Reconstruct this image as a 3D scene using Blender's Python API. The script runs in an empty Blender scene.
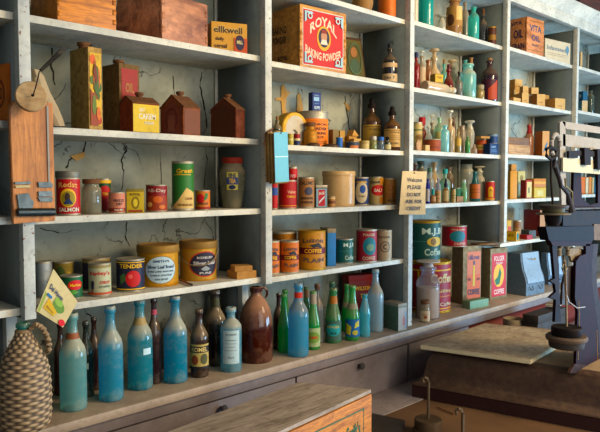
import bpy, bmesh, math, random
from math import sin, cos, tan, atan, atan2, asin, pi, radians, sqrt
from mathutils import Vector, Matrix
random.seed(7)
SC = bpy.context.scene
COL = SC.collection

# ------------------------------------------------------------------ camera
F = 650.0; CX = 300.0; CY = 216.0
AZ = radians(45.4); PT = atan(35/650)
CAM = Vector((0, -1.95, 1.60))
FW = Vector((cos(AZ)*cos(PT), sin(AZ)*cos(PT), -sin(PT)))
RT = Vector((sin(AZ), -cos(AZ), 0))
UP = RT.cross(FW)
cd = bpy.data.cameras.new('camera'); cam = bpy.data.objects.new('camera', cd); COL.objects.link(cam)
cd.sensor_width = 36; cd.lens = F/600*36; cd.sensor_fit = 'HORIZONTAL'
cam.matrix_world = Matrix.Translation(CAM) @ Matrix((RT, UP, -FW)).transposed().to_4x4()
cd.clip_start = .05; cd.clip_end = 60
SC.camera = cam

def ray(u, v): return FW + RT*((u-CX)/F) + UP*((CY-v)/F)
def onY(u, v, y):
    r = ray(u, v); return CAM + r*((y-CAM.y)/r.y)
def onZ(u, v, z):
    r = ray(u, v); return CAM + r*((z-CAM.z)/r.z)
def az(u, v=181):
    r = ray(u, v); return atan2(r.y, r.x)
def zat(u, v, D):                       # height seen at column u, row v, at ground distance D
    r = ray(u, v); return CAM.z + r.z*D/sqrt(r.x**2+r.y**2)

# ------------------------------------------------------------------ materials
def lin(h):
    if not isinstance(h, str): return tuple(h)
    h = h.lstrip('#'); o = []
    for i in (0, 2, 4):
        c = int(h[i:i+2], 16)/255
        o.append(c/12.92 if c <= .04045 else ((c+.055)/1.055)**2.4)
    m = sum(o)/3
    return tuple(min(1, max(.002, m+(c-m)*1.14)) for c in o)
MC = {}
class N:
    def __init__(s, name):
        s.m = bpy.data.materials.new(name); s.m.use_nodes = True
        s.t = s.m.node_tree; s.n = s.t.nodes; s.l = s.t.links
        s.b = s.n['Principled BSDF']; s.out = s.n['Material Output']
    def add(s, t, **k):
        q = s.n.new(t)
        for a, b in k.items():
            if a in q.inputs.keys() if hasattr(q.inputs, 'keys') else False: q.inputs[a].default_value = b
            else: setattr(q, a, b)
        return q
    def noise(s, scale, detail=4, rough=.6, vec=None, dist=0):
        q = s.n.new('ShaderNodeTexNoise'); q.inputs['Scale'].default_value = scale
        q.inputs['Detail'].default_value = detail; q.inputs['Roughness'].default_value = rough
        q.inputs['Distortion'].default_value = dist
        s.l.new(vec if vec else s.coord(), q.inputs['Vector']); return q.outputs['Fac']
    def coord(s):
        if not hasattr(s, 'c'):
            s.c = s.n.new('ShaderNodeTexCoord').outputs['Object']
        return s.c
    def mapping(s, sc=(1, 1, 1), loc=(0, 0, 0)):
        q = s.n.new('ShaderNodeMapping'); q.inputs['Scale'].default_value = sc; q.inputs['Location'].default_value = loc
        s.l.new(s.coord(), q.inputs['Vector']); return q.outputs['Vector']
    def ramp(s, fac, stops):
        q = s.n.new('ShaderNodeValToRGB'); e = q.color_ramp.elements
        while len(e) < len(stops): e.new(.5)
        for i, (p, c) in enumerate(stops):
            e[i].position = p; c = (c,)*3 if isinstance(c, (int, float)) else lin(c); e[i].color = (*c, 1)
        s.l.new(fac, q.inputs['Fac']); return q.outputs['Color']
    def mix(s, fac, a, b, mode='MIX'):
        q = s.n.new('ShaderNodeMix'); q.data_type = 'RGBA'; q.blend_type = mode
        for k, v in ((0, fac), (6, a), (7, b)):
            if isinstance(v, (int, float)): q.inputs[k].default_value = v
            elif isinstance(v, (str, tuple)): q.inputs[k].default_value = (*lin(v), 1)
            else: s.l.new(v, q.inputs[k])
        return q.outputs[2]
    def set(s, **k):
        for a, v in k.items():
            a = a.replace('_', ' ')
            if isinstance(v, (int, float)): s.b.inputs[a].default_value = v
            elif isinstance(v, (str, tuple)): s.b.inputs[a].default_value = (*lin(v), 1)
            else: s.l.new(v, s.b.inputs[a])
        return s
    def bump(s, h, strength=.3, dist=.002):
        q = s.n.new('ShaderNodeBump'); q.inputs['Strength'].default_value = strength; q.inputs['Distance'].default_value = dist
        s.l.new(h, q.inputs['Height']); s.l.new(q.outputs['Normal'], s.b.inputs['Normal']); return s

def P(c, wear=.5, rough=.55, metal=0, grime='#3a2a1a', scale=60):
    """aged print or paint"""
    k = ('P', c, wear, rough, metal, grime, scale)
    if k in MC: return MC[k]
    m = N('aged_paint'); a = m.noise(scale, 6, .7); b = m.noise(scale*.22, 3, .6)
    f = m.ramp(a, [(.52, 0.), (.78, wear)]); c1 = m.mix(f, c, grime)
    f2 = m.ramp(b, [(.35, 0.), (.75, wear*.6)]); c2 = m.mix(f2, c1, m.mix(.55, c, grime))
    m.set(Base_Color=c2, Roughness=rough, Metallic=metal, Specular_IOR_Level=.25)
    MC[k] = m.m; return m.m
def METAL(c='#9a917c', rust='#4a2a14', amt=.6, rough=.45, metal=.75):
    k = ('M', c, rust, amt, rough, metal)
    if k in MC: return MC[k]
    m = N('rusty_tin'); a = m.noise(38, 7, .72); f = m.ramp(a, [(.42, 0.), (.42+.35/(amt+.2), amt)])
    m.set(Base_Color=m.mix(f, c, rust), Roughness=m.ramp(a, [(.3, rough), (.7, min(1, rough+.35))]))
    m.l.new(m.ramp(f, [(0, metal), (1, 0.)]), m.b.inputs['Metallic']); m.bump(a, .25, .001); m.set(Specular_IOR_Level=.3)
    MC[k] = m.m; return m.m
def WOOD(c='#b07a40', dark='#5e3818', scale=9, axis=0, rough=.7, stretch=12, contrast=1.0):
    k = ('W', c, dark, scale, axis, rough, stretch)
    if k in MC: return MC[k]
    m = N('aged_wood'); sc = [stretch*1.0]*3; sc[axis] = 1.0
    v = m.mapping(tuple(sc)); a = m.noise(scale*.6, 5, .65, v, .8); b = m.noise(scale*3, 3, .6, v)
    d = m.noise(30, 4, .6)
    c1 = m.mix(m.ramp(a, [(.38, 0.), (.66, .85)]), c, dark)
    c2 = m.mix(m.ramp(b, [(.45, 0.), (.7, .45)]), c1, dark)
    c3 = m.mix(m.ramp(d, [(.55, 0.), (.8, .5)]), c2, '#2a1a0e')
    m.set(Base_Color=c3, Roughness=rough).bump(b, .25, .001)
    MC[k] = m.m; return m.m
def GLASS(c, tr=.55, dust=.5, rough=.12, dustc='#8d7a60', ior=1.12):
    k = ('G', c, tr, dust, rough, dustc, ior)
    if k in MC: return MC[k]
    m = N('dusty_glass'); n = m.noise(14, 6, .7)
    g = m.n.new('ShaderNodeNewGeometry'); sp = m.n.new('ShaderNodeSeparateXYZ'); m.l.new(g.outputs['Normal'], sp.inputs[0])
    up = m.ramp(sp.outputs['Z'], [(.02, 0.), (.45, 1.)])
    ma = m.n.new('ShaderNodeMath'); ma.operation = 'MULTIPLY_ADD'; m.l.new(n, ma.inputs[0]); ma.inputs[1].default_value = 1.8; ma.inputs[2].default_value = -.86
    mb = m.n.new('ShaderNodeMath'); mb.operation = 'ADD'; mb.use_clamp = True; m.l.new(up, mb.inputs[0]); m.l.new(ma.outputs[0], mb.inputs[1])
    mc = m.n.new('ShaderNodeMath'); mc.operation = 'MULTIPLY'; mc.use_clamp = True; m.l.new(mb.outputs[0], mc.inputs[0]); mc.inputs[1].default_value = dust
    L = lin(c); br = tuple(min(1, x**.88*.92) for x in L)
    m.set(Base_Color=br, Roughness=rough, Specular_IOR_Level=.6, Coat_Weight=.6, Coat_Roughness=.08)
    tp = m.n.new('ShaderNodeBsdfTransparent'); tp.inputs['Color'].default_value = (*[min(1, x**.45) for x in L], 1)
    tl = m.n.new('ShaderNodeBsdfTranslucent'); tl.inputs['Color'].default_value = (*br, 1)
    m1 = m.n.new('ShaderNodeMixShader'); m1.inputs[0].default_value = .3; m.l.new(m.b.outputs[0], m1.inputs[1]); m.l.new(tl.outputs[0], m1.inputs[2])
    m2 = m.n.new('ShaderNodeMixShader'); m2.inputs[0].default_value = tr; m.l.new(m1.outputs[0], m2.inputs[1]); m.l.new(tp.outputs[0], m2.inputs[2])
    d = m.n.new('ShaderNodeBsdfDiffuse'); d.inputs['Color'].default_value = (*lin(dustc), 1)
    mx = m.n.new('ShaderNodeMixShader'); m.l.new(mc.outputs[0], mx.inputs[0]); m.l.new(m2.outputs[0], mx.inputs[1]); m.l.new(d.outputs[0], mx.inputs[2])
    m.l.new(mx.outputs[0], m.out.inputs['Surface'])
    MC[k] = m.m; return m.m
def MATT(c, g='#0c0808'):
    k = ('MT', c, g)
    if k in MC: return MC[k]
    m = N('matt_black_paint'); m.set(Base_Color=m.mix(m.ramp(m.noise(25, 5), [(.4, 0.), (.7, .8)]), c, g), Roughness=.6, Specular_IOR_Level=.06); MC[k] = m.m; return m.m
def PAPER(c='#c9ae7c', d='#7d5c34', scale=40, rough=.85):
    k = ('PA', c, d, scale)
    if k in MC: return MC[k]
    m = N('old_paper'); a = m.noise(scale, 5, .65); b = m.noise(scale*.2, 3)
    m.set(Base_Color=m.mix(m.ramp(b, [(.4, 0.), (.8, .5)]), m.mix(m.ramp(a, [(.5, 0.), (.8, .5)]), c, d), d), Roughness=rough)
    MC[k] = m.m; return m.m
def SHELFPAINT(name, c, d, chips='#6a3a22', cs=.675):
    m = N(name); a = m.noise(7, 6, .7); b = m.noise(55, 4, .6); s = m.noise(85, 2, .5)
    c1 = m.mix(m.ramp(a, [(.4, 0.), (.72, .8)]), c, d)
    c2 = m.mix(m.ramp(b, [(.55, 0.), (.8, .5)]), c1, '#5b5446')
    c3 = m.mix(m.ramp(s, [(cs, 0.), (cs+.03, .9)]), c2, chips)
    m.set(Base_Color=c3, Roughness=.55, Specular_IOR_Level=.35).bump(b, .3, .002); return m.m
M_EDGE = SHELFPAINT('worn_white_shelf_paint', '#c6c2b2', '#8f9088')
M_POST = SHELFPAINT('worn_post_paint', '#bdbcb0', '#8b9090')
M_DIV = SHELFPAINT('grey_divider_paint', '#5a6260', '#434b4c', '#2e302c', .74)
M_CTR = SHELFPAINT('dusty_brown_counter', '#a08e7a', '#78685a', '#54381f', .72)
M_DRAWER = SHELFPAINT('grey_brown_drawer_paint', '#746a68', '#564c4a', '#2a1f1c', .75)
def wallmat():
    m = N('cracked_wall_paper'); a = m.noise(3.2, 6, .65); b = m.noise(30, 5, .6); w = m.noise(5, 4, .6)
    c1 = m.mix(m.ramp(a, [(.35, 0.), (.7, .9)]), '#a3a494', '#787e74')
    c2 = m.mix(m.ramp(b, [(.5, 0.), (.85, .45)]), c1, '#5a5646')
    vm = m.n.new('ShaderNodeVectorMath'); vm.operation = 'MULTIPLY_ADD'
    nz = m.n.new('ShaderNodeTexNoise'); nz.inputs['Scale'].default_value = 6; nz.inputs['Detail'].default_value = 5; m.l.new(m.coord(), nz.inputs['Vector'])
    m.l.new(nz.outputs['Color'], vm.inputs[0]); vm.inputs[1].default_value = (.35, .35, .35); m.l.new(m.coord(), vm.inputs[2])
    vo = m.n.new('ShaderNodeTexVoronoi'); vo.feature = 'DISTANCE_TO_EDGE'; vo.inputs['Scale'].default_value = 3.4; m.l.new(vm.outputs[0], vo.inputs['Vector'])
    cr = m.ramp(vo.outputs['Distance'], [(0, 1.), (.016, 0.)])
    gate = m.ramp(w, [(.47, 0.), (.52, 1.)])
    mm = m.n.new('ShaderNodeMath'); mm.operation = 'MULTIPLY'; m.l.new(cr, mm.inputs[0]); m.l.new(gate, mm.inputs[1])
    m.set(Base_Color=m.mix(mm.outputs[0], c2, '#2a2419'), Roughness=.85).bump(b, .3, .004); return m.m
M_WALL = wallmat()
M_CRACK = P('#1c1812', .2, .9)
M_BLACK = MATT('#161416', '#241a14')
M_IRON = METAL('#4a4642', '#2c1c12', .5, .55, .6)
M_CORK = PAPER('#8a6238', '#4a2f18')
M_TIN = METAL('#a8a08c', '#5a3c22', .6, .4, .8)
M_GOLD = METAL('#b08838', '#5a3413', .55, .4, .7)
M_RUST = METAL('#6e4a30', '#2e180c', .8, .7, .2)

# ------------------------------------------------------------------ geometry
class G:
    def __init__(s): s.bm = bmesh.new(); s.mats = []
    def mi(s, m):
        if m not in s.mats: s.mats.append(m)
        return s.mats.index(m)
    def face(s, pts, m):
        f = s.bm.faces.new([s.bm.verts.new(p) for p in pts]); f.material_index = s.mi(m); return f
    def box(s, x0, x1, y0, y1, z0, z1, m, bev=0):
        vs = [s.bm.verts.new((x, y, z)) for z in (z0, z1) for y in (y0, y1) for x in (x0, x1)]
        fs = [s.bm.faces.new([vs[i] for i in q]) for q in ((0, 2, 3, 1), (4, 5, 7, 6), (0, 1, 5, 4), (2, 6, 7, 3), (0, 4, 6, 2), (1, 3, 7, 5))]
        for f in fs: f.material_index = s.mi(m)
        if bev: bmesh.ops.bevel(s.bm, geom=list({e for f in fs for e in f.edges}), offset=bev, segments=2, affect='EDGES', profile=.6)
        return s
    def prism(s, pts, vec, m):           # pts: 3D polygon, extruded by vec
        vec = Vector(vec); a = [s.bm.verts.new(p) for p in pts]; b = [s.bm.verts.new(Vector(p)+vec) for p in pts]; n = len(pts)
        fs = [s.bm.faces.new(a[::-1]), s.bm.faces.new(b)] + [s.bm.faces.new([a[i], a[(i+1) % n], b[(i+1) % n], b[i]]) for i in range(n)]
        for f in fs: f.material_index = s.mi(m)
        bmesh.ops.recalc_face_normals(s.bm, faces=fs); return s
    def lathe(s, prof, m, seg=28, c=(0, 0, 0), sx=1, sy=1, axis=None):
        rings = []; start = len(s.bm.verts); c = Vector(c)
        for r, z in prof:
            if r < 1e-5: rings.append([s.bm.verts.new(c+Vector((0, 0, z)))])
            else: rings.append([s.bm.verts.new(c+Vector((r*sx*cos(2*pi*i/seg), r*sy*sin(2*pi*i/seg), z))) for i in range(seg)])
        fs = []
        for a, b in zip(rings, rings[1:]):
            for i in range(seg):
                j = (i+1) % seg
                if len(a) == 1 and len(b) == 1: break
                if len(a) == 1: q = [a[0], b[j], b[i]]
                elif len(b) == 1: q = [a[i], a[j], b[0]]
                else: q = [a[i], a[j], b[j], b[i]]
                fs.append(s.bm.faces.new(q))
        for f in fs: f.material_index = s.mi(m)
        bmesh.ops.recalc_face_normals(s.bm, faces=fs)
        return s
    def tube(s, pts, r, m, seg=8, closed=False):
        pts = [Vector(p) for p in pts]; n = len(pts); rings = []
        rs = r if isinstance(r, (list, tuple)) else [r]*n
        for i, p in enumerate(pts):
            a = pts[i-1] if i > 0 or closed else p; b = pts[(i+1) % n] if i < n-1 or closed else p
            t = (b-a).normalized(); ref = Vector((0, 0, 1)) if abs(t.z) < .9 else Vector((0, 1, 0))
            x = t.cross(ref).normalized(); y = t.cross(x)
            rings.append([s.bm.verts.new(p+(x*cos(2*pi*k/seg)+y*sin(2*pi*k/seg))*rs[i]) for k in range(seg)])
        fs = []
        for i in range(n if closed else n-1):
            a, b = rings[i], rings[(i+1) % n]
            for k in range(seg): fs.append(s.bm.faces.new([a[k], a[(k+1) % seg], b[(k+1) % seg], b[k]]))
        if not closed: fs += [s.bm.faces.new(rings[0][::-1]), s.bm.faces.new(rings[-1])]
        for f in fs: f.material_index = s.mi(m)
        bmesh.ops.recalc_face_normals(s.bm, faces=fs); return s
    def build(s, name, parent=None, loc=(0, 0, 0), rz=0, ang=35, jit=0):
        if jit:
            for v in s.bm.verts: v.co += Vector((random.uniform(-jit, jit), random.uniform(-jit, jit), random.uniform(-jit, jit)))
        for f in s.bm.faces: f.smooth = True
        for e in s.bm.edges:
            if len(e.link_faces) == 2 and e.calc_face_angle(0) > radians(ang): e.smooth = False
        me = bpy.data.meshes.new(name); s.bm.to_mesh(me); s.bm.free()
        for m in s.mats: me.materials.append(m)
        o = bpy.data.objects.new(name, me); COL.objects.link(o); o.location = loc; o.rotation_euler = (0, 0, rz)
        if parent: o.parent = parent
        return o

def tag(o, label=None, cat=None, group=None, kind=None):
    if label: o['label'] = label
    if cat: o['category'] = cat
    if group: o['group'] = group
    if kind: o['kind'] = kind
    return o
def T(name, label, cat, loc=(0, 0, 0), rz=0, group=None):
    o = bpy.data.objects.new(name, None); COL.objects.link(o); o.empty_display_size = .05
    o.location = loc; o.rotation_euler = (0, 0, rz); return tag(o, label, cat, group)

# ---- flat artwork (printed shapes and lettering), bent over its surface
TX = {}
def textmesh(s):
    if s in TX: return TX[s]
    c = bpy.data.curves.new('lettering', 'FONT'); c.body = s; c.size = 1; c.resolution_u = 2; c.offset = .026
    c.align_x = 'CENTER'
    o = bpy.data.objects.new('lettering', c); me = bpy.data.meshes.new_from_object(o)
    vs = [v.co.copy() for v in me.vertices]; fs = [tuple(p.vertices) for p in me.polygons]
    bpy.data.objects.remove(o); bpy.data.meshes.remove(me)
    x0 = min(v.x for v in vs); x1 = max(v.x for v in vs); y0 = min(v.y for v in vs); y1 = max(v.y for v in vs)
    TX[s] = ([((v.x-x0)/(x1-x0)-.5, (v.y-y0)/(y1-y0)-.5) for v in vs], fs); return TX[s]
def art(g, shapes, W, H, fn, step=None, wear=.35, lift=.0004):
    """shapes in x -1..1, y 0..1; fn(x_metres, y_metres, lift) -> point"""
    for L, sh in enumerate(shapes):
        bm = bmesh.new(); k = sh[0]; polys = []
        if k == 'r': _, x0, y0, x1, y1, c = sh; polys = [[(x0, y0), (x1, y0), (x1, y1), (x0, y1)]]
        elif k == 'e':
            _, cx, cy, rx, ry, c = sh; polys = [[(cx+rx*cos(t*pi/12), cy+ry*sin(t*pi/12)) for t in range(24)]]
        elif k == 'o':
            _, cx, cy, rx, ry, th, c = sh
            for t in range(24):
                a, b = t*pi/12, (t+1)*pi/12
                polys.append([(cx+rx*cos(a), cy+ry*sin(a)), (cx+rx*cos(b), cy+ry*sin(b)), (cx+rx*(1-th)*cos(b), cy+ry*(1-th)*sin(b)), (cx+rx*(1-th)*cos(a), cy+ry*(1-th)*sin(a))])
        elif k == 'p': _, pts, c = sh; polys = [pts]
        elif k == 't':
            _, txt, cx, cy, w, h, c = sh[:7]; arc = sh[7] if len(sh) > 7 else 0; slope = sh[8] if len(sh) > 8 else 0
            vs, fs = textmesh(txt)
            V = [bm.verts.new(((cx+x*w)*W/2, (cy+y*h-arc*(2*x)**2+slope*x)*H, 0)) for x, y in vs]
            for f in fs:
                try: bm.faces.new([V[i] for i in f])
                except ValueError: pass
        for p in polys: bm.faces.new([bm.verts.new((x*W/2, y*H, 0)) for x, y in p])
        if step:
            xs = [v.co.x for v in bm.verts]; x = math.floor(min(xs)/step)*step
            while x < max(xs):
                ge = bm.verts[:]+bm.edges[:]+bm.faces[:]
                if min(xs) < x: bmesh.ops.bisect_plane(bm, geom=ge, plane_co=(x, 0, 0), plane_no=(1, 0, 0), dist=1e-7)
                x += step
        mt = c if not isinstance(c, str) else P(c, wear)
        mi = g.mi(mt); mp = {}
        for v in bm.verts: mp[v] = g.bm.verts.new(fn(v.co.x, v.co.y, lift*(L+1)))
        for f in bm.faces:
            try: q = g.bm.faces.new([mp[v] for v in f.verts]); q.material_index = mi
            except ValueError: pass
        bm.free()
def cylfn(R, z0):
    return lambda x, y, l: ((R+l)*sin(x/R), -(R+l)*cos(x/R), z0+y)

# ------------------------------------------------------------------ shelf heights
SH = {0: {2: 2.09, 3: 1.775, 4: 1.495, 5: 1.222}, 1: {1: 2.40, 2: 2.091, 3: 1.765, 4: 1.491, 5: 1.216},
      2: {1: 2.393, 2: 2.079, 3: 1.749, 4: 1.482, 5: 1.209}, 3: {1: 2.404, 2: 2.072, 3: 1.756, 4: 1.480},
      4: {1: 2.415, 2: 2.093, 3: 1.766, 4: 1.486, 5: 1.219}, 5: {1: 2.424, 2: 2.11, 3: 1.78, 4: 1.50, 5: 1.22}}
PX = [-.22, .754, 1.702, 2.651, 3.618, 4.622, 5.60]       # left faces of the posts
PW = .034; CT = .872; SD = .29
def bay(u):
    for b, lim in enumerate((20, 268, 411, 506, 574)):
        if u < lim: return b
    return 5
def shz(S, u): return CT if S == 6 else SH[bay(u)][S]

DBG = 0
class Spot: pass
def solve(u0, u1, vt, S, dy=.12, vb=None, flat=False, z0=None):
    s = Spot(); vm = vt+(u1-u0)*.8; a0, a1 = az(u0, vm), az(u1, vm); h = abs(a0-a1)/2; a = (a0+a1)/2; uc = (u0+u1)/2
    z = z0 if z0 is not None else shz(S, uc)
    if vb is not None:
        p = onZ(uc, vb, z); Df = (Vector((p.x, p.y))-Vector((CAM.x, CAM.y))).length; D = Df/(1-sin(h))
    else: D = (dy-CAM.y)/sin(a)
    s.r = D*sin(h); s.x = CAM.x+D*cos(a); s.y = CAM.y+D*sin(a); s.z = z
    Dt = D if not flat else (D-s.r if vt < 181 else D+s.r)
    s.h = zat(uc, vt, Dt)-z; s.face = atan2(CAM.y-s.y, CAM.x-s.x)+pi/2; s.D = D
    hi = SD-.006; lo = -.078 if z < 1 else .003
    if z > CT-.01 and not getattr(solve, 'busy', False) and (s.y+s.r > hi+.001 or s.y-s.r < lo-.001):
        solve.busy = True
        try:
            nd = hi-s.r if s.y+s.r > hi else lo+s.r
            for _ in range(3):
                q = solve(u0, u1, vt, S, nd, None, flat, z); nd = hi-q.r if nd > .1 else lo+q.r
            s = q
        finally: solve.busy = False
    if 1.19 < z < 2.7 and S != 'free':
        b = bay(uc); X = PX[b+1]-.002; X0 = PX[b]+PW+.001
        if s.x+s.r > X:
            D2 = X/(cos(a)+sin(h)); y2 = CAM.y+D2*sin(a)
            if y2-D2*sin(h) > .003: k = D2/s.D; s.r *= k; s.h = s.h if not k else (zat(uc, vt, D2 if not flat else (D2-s.r if vt < 181 else D2+s.r))-z); s.x = D2*cos(a); s.y = y2; s.D = D2
            else: s.x = X-s.r; s.y = max(s.r+.003, min(s.y, s.r+.003))
        if s.x-s.r < X0: s.x = X0+s.r
    return s

# ------------------------------------------------------------------ builders
def can(name, label, u0, u1, vt, S, body, shapes=(), dy=.12, vb=None, z0=None, turn=0, metal=None, lid=None, band=(.05, .95), group=None, cat='tin can', wear=.4, lidh=.1, rim=True, rough=.5, wk=1.3, flat=True):
    s = solve(u0, u1, vt, S, dy, vb, flat, z0); R, H = s.r, s.h; metal = metal or M_TIN
    t = T(name, label, cat, (s.x, s.y, s.z), s.face+turn, group)
    g = G(); b = R*.035
    bh = H*(1-lidh) if lid else H
    g.lathe([(0, .0), (R-b, 0), (R, b*.6), (R, b*1.6), (R-b, b*2.2), (R-b, bh-b*2.2), (R, bh-b*1.6), (R, bh-b*.4), (R-b*.8, bh), (R-b*2, bh-b), (0, bh-b*1.2)], metal, 32)
    g.build('can_body', t)
    lb = G(); Rl = R-b+.0003; z1, z2 = bh*band[0], bh*band[1]
    lb.lathe([(Rl, z1), (Rl, z2)], body if not isinstance(body, str) else P(body, wear, rough), 32)
    art(lb, shapes, 2*R*wk, z2-z1, cylfn(Rl, z1), R*.16, wear)
    lb.build('label', t)
    if lid:
        l = G(); l.lathe([(R*1.0, bh-b), (R*1.02, bh), (R*1.02, H-b), (R*.98, H), (R*.85, H), (R*.83, H-b), (0, H-b)], lid, 32); l.build('lid', t)
    return t, s

BP = {  # (r/R, z/H) body profiles, last value neck/lip
 'beer': [(0, 0), (.86, 0), (.98, .012), (1, .04), (1, .55), (.97, .6), (.86, .65), (.66, .70), (.48, .745), (.40, .80), (.36, .86), (.36, .925), (.44, .93), (.46, .95), (.44, .985), (.38, 1), (.26, 1), (.26, .9)],
 'pop': [(0, 0), (.86, 0), (1, .02), (1, .4), (.96, .46), (.80, .56), (.60, .67), (.48, .77), (.42, .86), (.42, .94), (.50, .945), (.50, .99), (.44, 1), (.3, 1), (.3, .9)],
 'coke': [(0, 0), (.82, 0), (.92, .03), (.97, .12), (.90, .24), (.86, .30), (.93, .42), (1, .52), (.92, .62), (.68, .74), (.48, .84), (.40, .9), (.40, .94), (.48, .95), (.48, .99), (.4, 1), (.28, 1), (.28, .9)],
 'square': [(0, 0), (.92, 0), (1, .02), (1, .66), (.95, .72), (.7, .78), (.42, .82), (.38, .84), (.38, .92), (.50, .925), (.50, .99), (.44, 1), (.3, 1), (.3, .9)],
 'wide': [(0, 0), (.93, 0), (1, .02), (1, .66), (.96, .72), (.80, .78), (.62, .81), (.58, .84), (.58, .93), (.70, .935), (.72, .97), (.66, 1), (.5, 1), (.5, .9)],
 'apoth': [(0, 0), (.93, 0), (1, .02), (1, .60), (.98, .66), (.86, .72), (.62, .77), (.38, .80), (.33, .82), (.33, .94), (.43, .945), (.44, .985), (.38, 1), (.26, 1), (.26, .9)],
 'jar': [(0, 0), (.93, 0), (1, .03), (1, .74), (.94, .82), (.80, .86), (.78, .88), (.78, .97), (.84, .975), (.84, 1), (.7, 1), (.7, .9)],
 'vial': [(0, 0), (.92, 0), (1, .02), (1, .76), (.86, .82), (.5, .85), (.45, .88), (.45, .94), (.6, .945), (.6, 1), (.4, 1), (.4, .9)],
 'round': [(0, 0), (.72, 0), (.86, .03), (.98, .15), (1, .3), (.97, .45), (.82, .6), (.55, .7), (.36, .74), (.34, .9), (.46, .92), (.5, .97), (.44, 1), (.3, 1), (.3, .9)],
 'urn': [(0, 0), (.66, 0), (.72, .03), (.80, .2), (.93, .5), (1, .68), (.98, .78), (.86, .86), (.74, .9), (.74, .97), (.7, 1), (.6, 1), (.6, .9)],
 'jug': [(0, 0), (.93, 0), (1, .03), (1, .46), (.96, .58), (.84, .70), (.62, .80), (.42, .855), (.33, .88), (.31, .93), (.38, .935), (.38, .99), (.3, 1), (.22, 1), (.22, .92)],
}
def bottle(name, label, kind, u0, u1, vt, S, mat, dy=.12, vb=None, z0=None, stopper=None, smat=None, sh=.06, lab=None, lcol=None, lz=(.1, .5), lw=1.3, fill=None, fz=.5, band=None, group=None, cat='bottle', sq=False, turn=0, foil=None, wear=.4, rlab=None):
    s = solve(u0, u1, vt, S, dy, vb, False, z0); R, H = s.r, s.h
    t = T(name, label, cat, (s.x, s.y, s.z), s.face+turn, group)
    bh = H*(1-sh) if stopper else H
    pr = [(r*R, z*bh) for r, z in BP[kind]]
    def rad(zz):
        for (r1, a), (r2, b) in zip(pr[1:], pr[2:]):
            if a <= zz <= b and b > a: return r1+(r2-r1)*(zz-a)/(b-a)
        return R
    g = G(); g.lathe(pr, mat, 28); g.build('glass_body', t, ang=50)
    if fill:
        c = G(); top = fz*bh; pts = [(0, .004)]+[(r*.9, max(z, .004)) for r, z in pr[1:] if z < top-.004]+[(rad(top)*.9, top), (0, top+R*.08)]
        c.lathe(pts, fill, 24); c.build('contents', t)
    nr = pr[-2][0]; lip = max(r for r, z in pr if z > bh*.9)
    if stopper:
        k = G(); sm = smat or M_CORK; q = H-bh
        if stopper == 'cork': k.lathe([(0, bh-.004), (nr, bh-.004), (nr*1.05, bh), (nr*1.15, H), (0, H)], sm, 16); nm = 'cork'
        elif stopper == 'cap': k.lathe([(lip*1.02, bh-q*.35), (lip*1.08, bh-q*.2), (lip*1.08, H-q*.1), (lip, H), (0, H)], sm, 20); nm = 'cap'
        elif stopper == 'glass':
            k.lathe([(0, bh-.002), (nr*.95, bh-.002), (nr*.8, bh+q*.25), (nr*.7, bh+q*.4), (nr*1.1, bh+q*.62), (lip*1.35, bh+q*.72), (lip*1.4, bh+q*.86), (lip*1.2, H-q*.03), (0, H)], sm, 20); nm = 'stopper'
        elif stopper == 'dropper': k.lathe([(lip*1.05, bh-q*.3), (lip*1.1, bh+q*.25), (lip*.7, bh+q*.3), (lip*.62, H-q*.15), (lip*.3, H), (0, H)], sm, 16); nm = 'dropper_cap'
        k.build(nm, t)
    if lcol:
        l = G(); z1, z2 = lz[0]*bh, lz[1]*bh; Rl = max(rad(z1), rad((z1+z2)/2), rad(z2))+.0006; W = 2*R*lw
        art(l, [('r', -1, 0, 1, 1, lcol)]+list(lab or []), W, z2-z1, cylfn(Rl, z1), R*.16, wear); l.build('label', t)
    if foil:
        l = G(); z1, z2, fc = foil; l.lathe([(rad(z1*bh)+.0008, z1*bh), (rad((z1+z2)/2*bh)+.001, (z1+z2)/2*bh), (rad(z2*bh)+.0008, z2*bh)], P(fc, .5), 24); l.build('neck_label', t)
    return t, s

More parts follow.
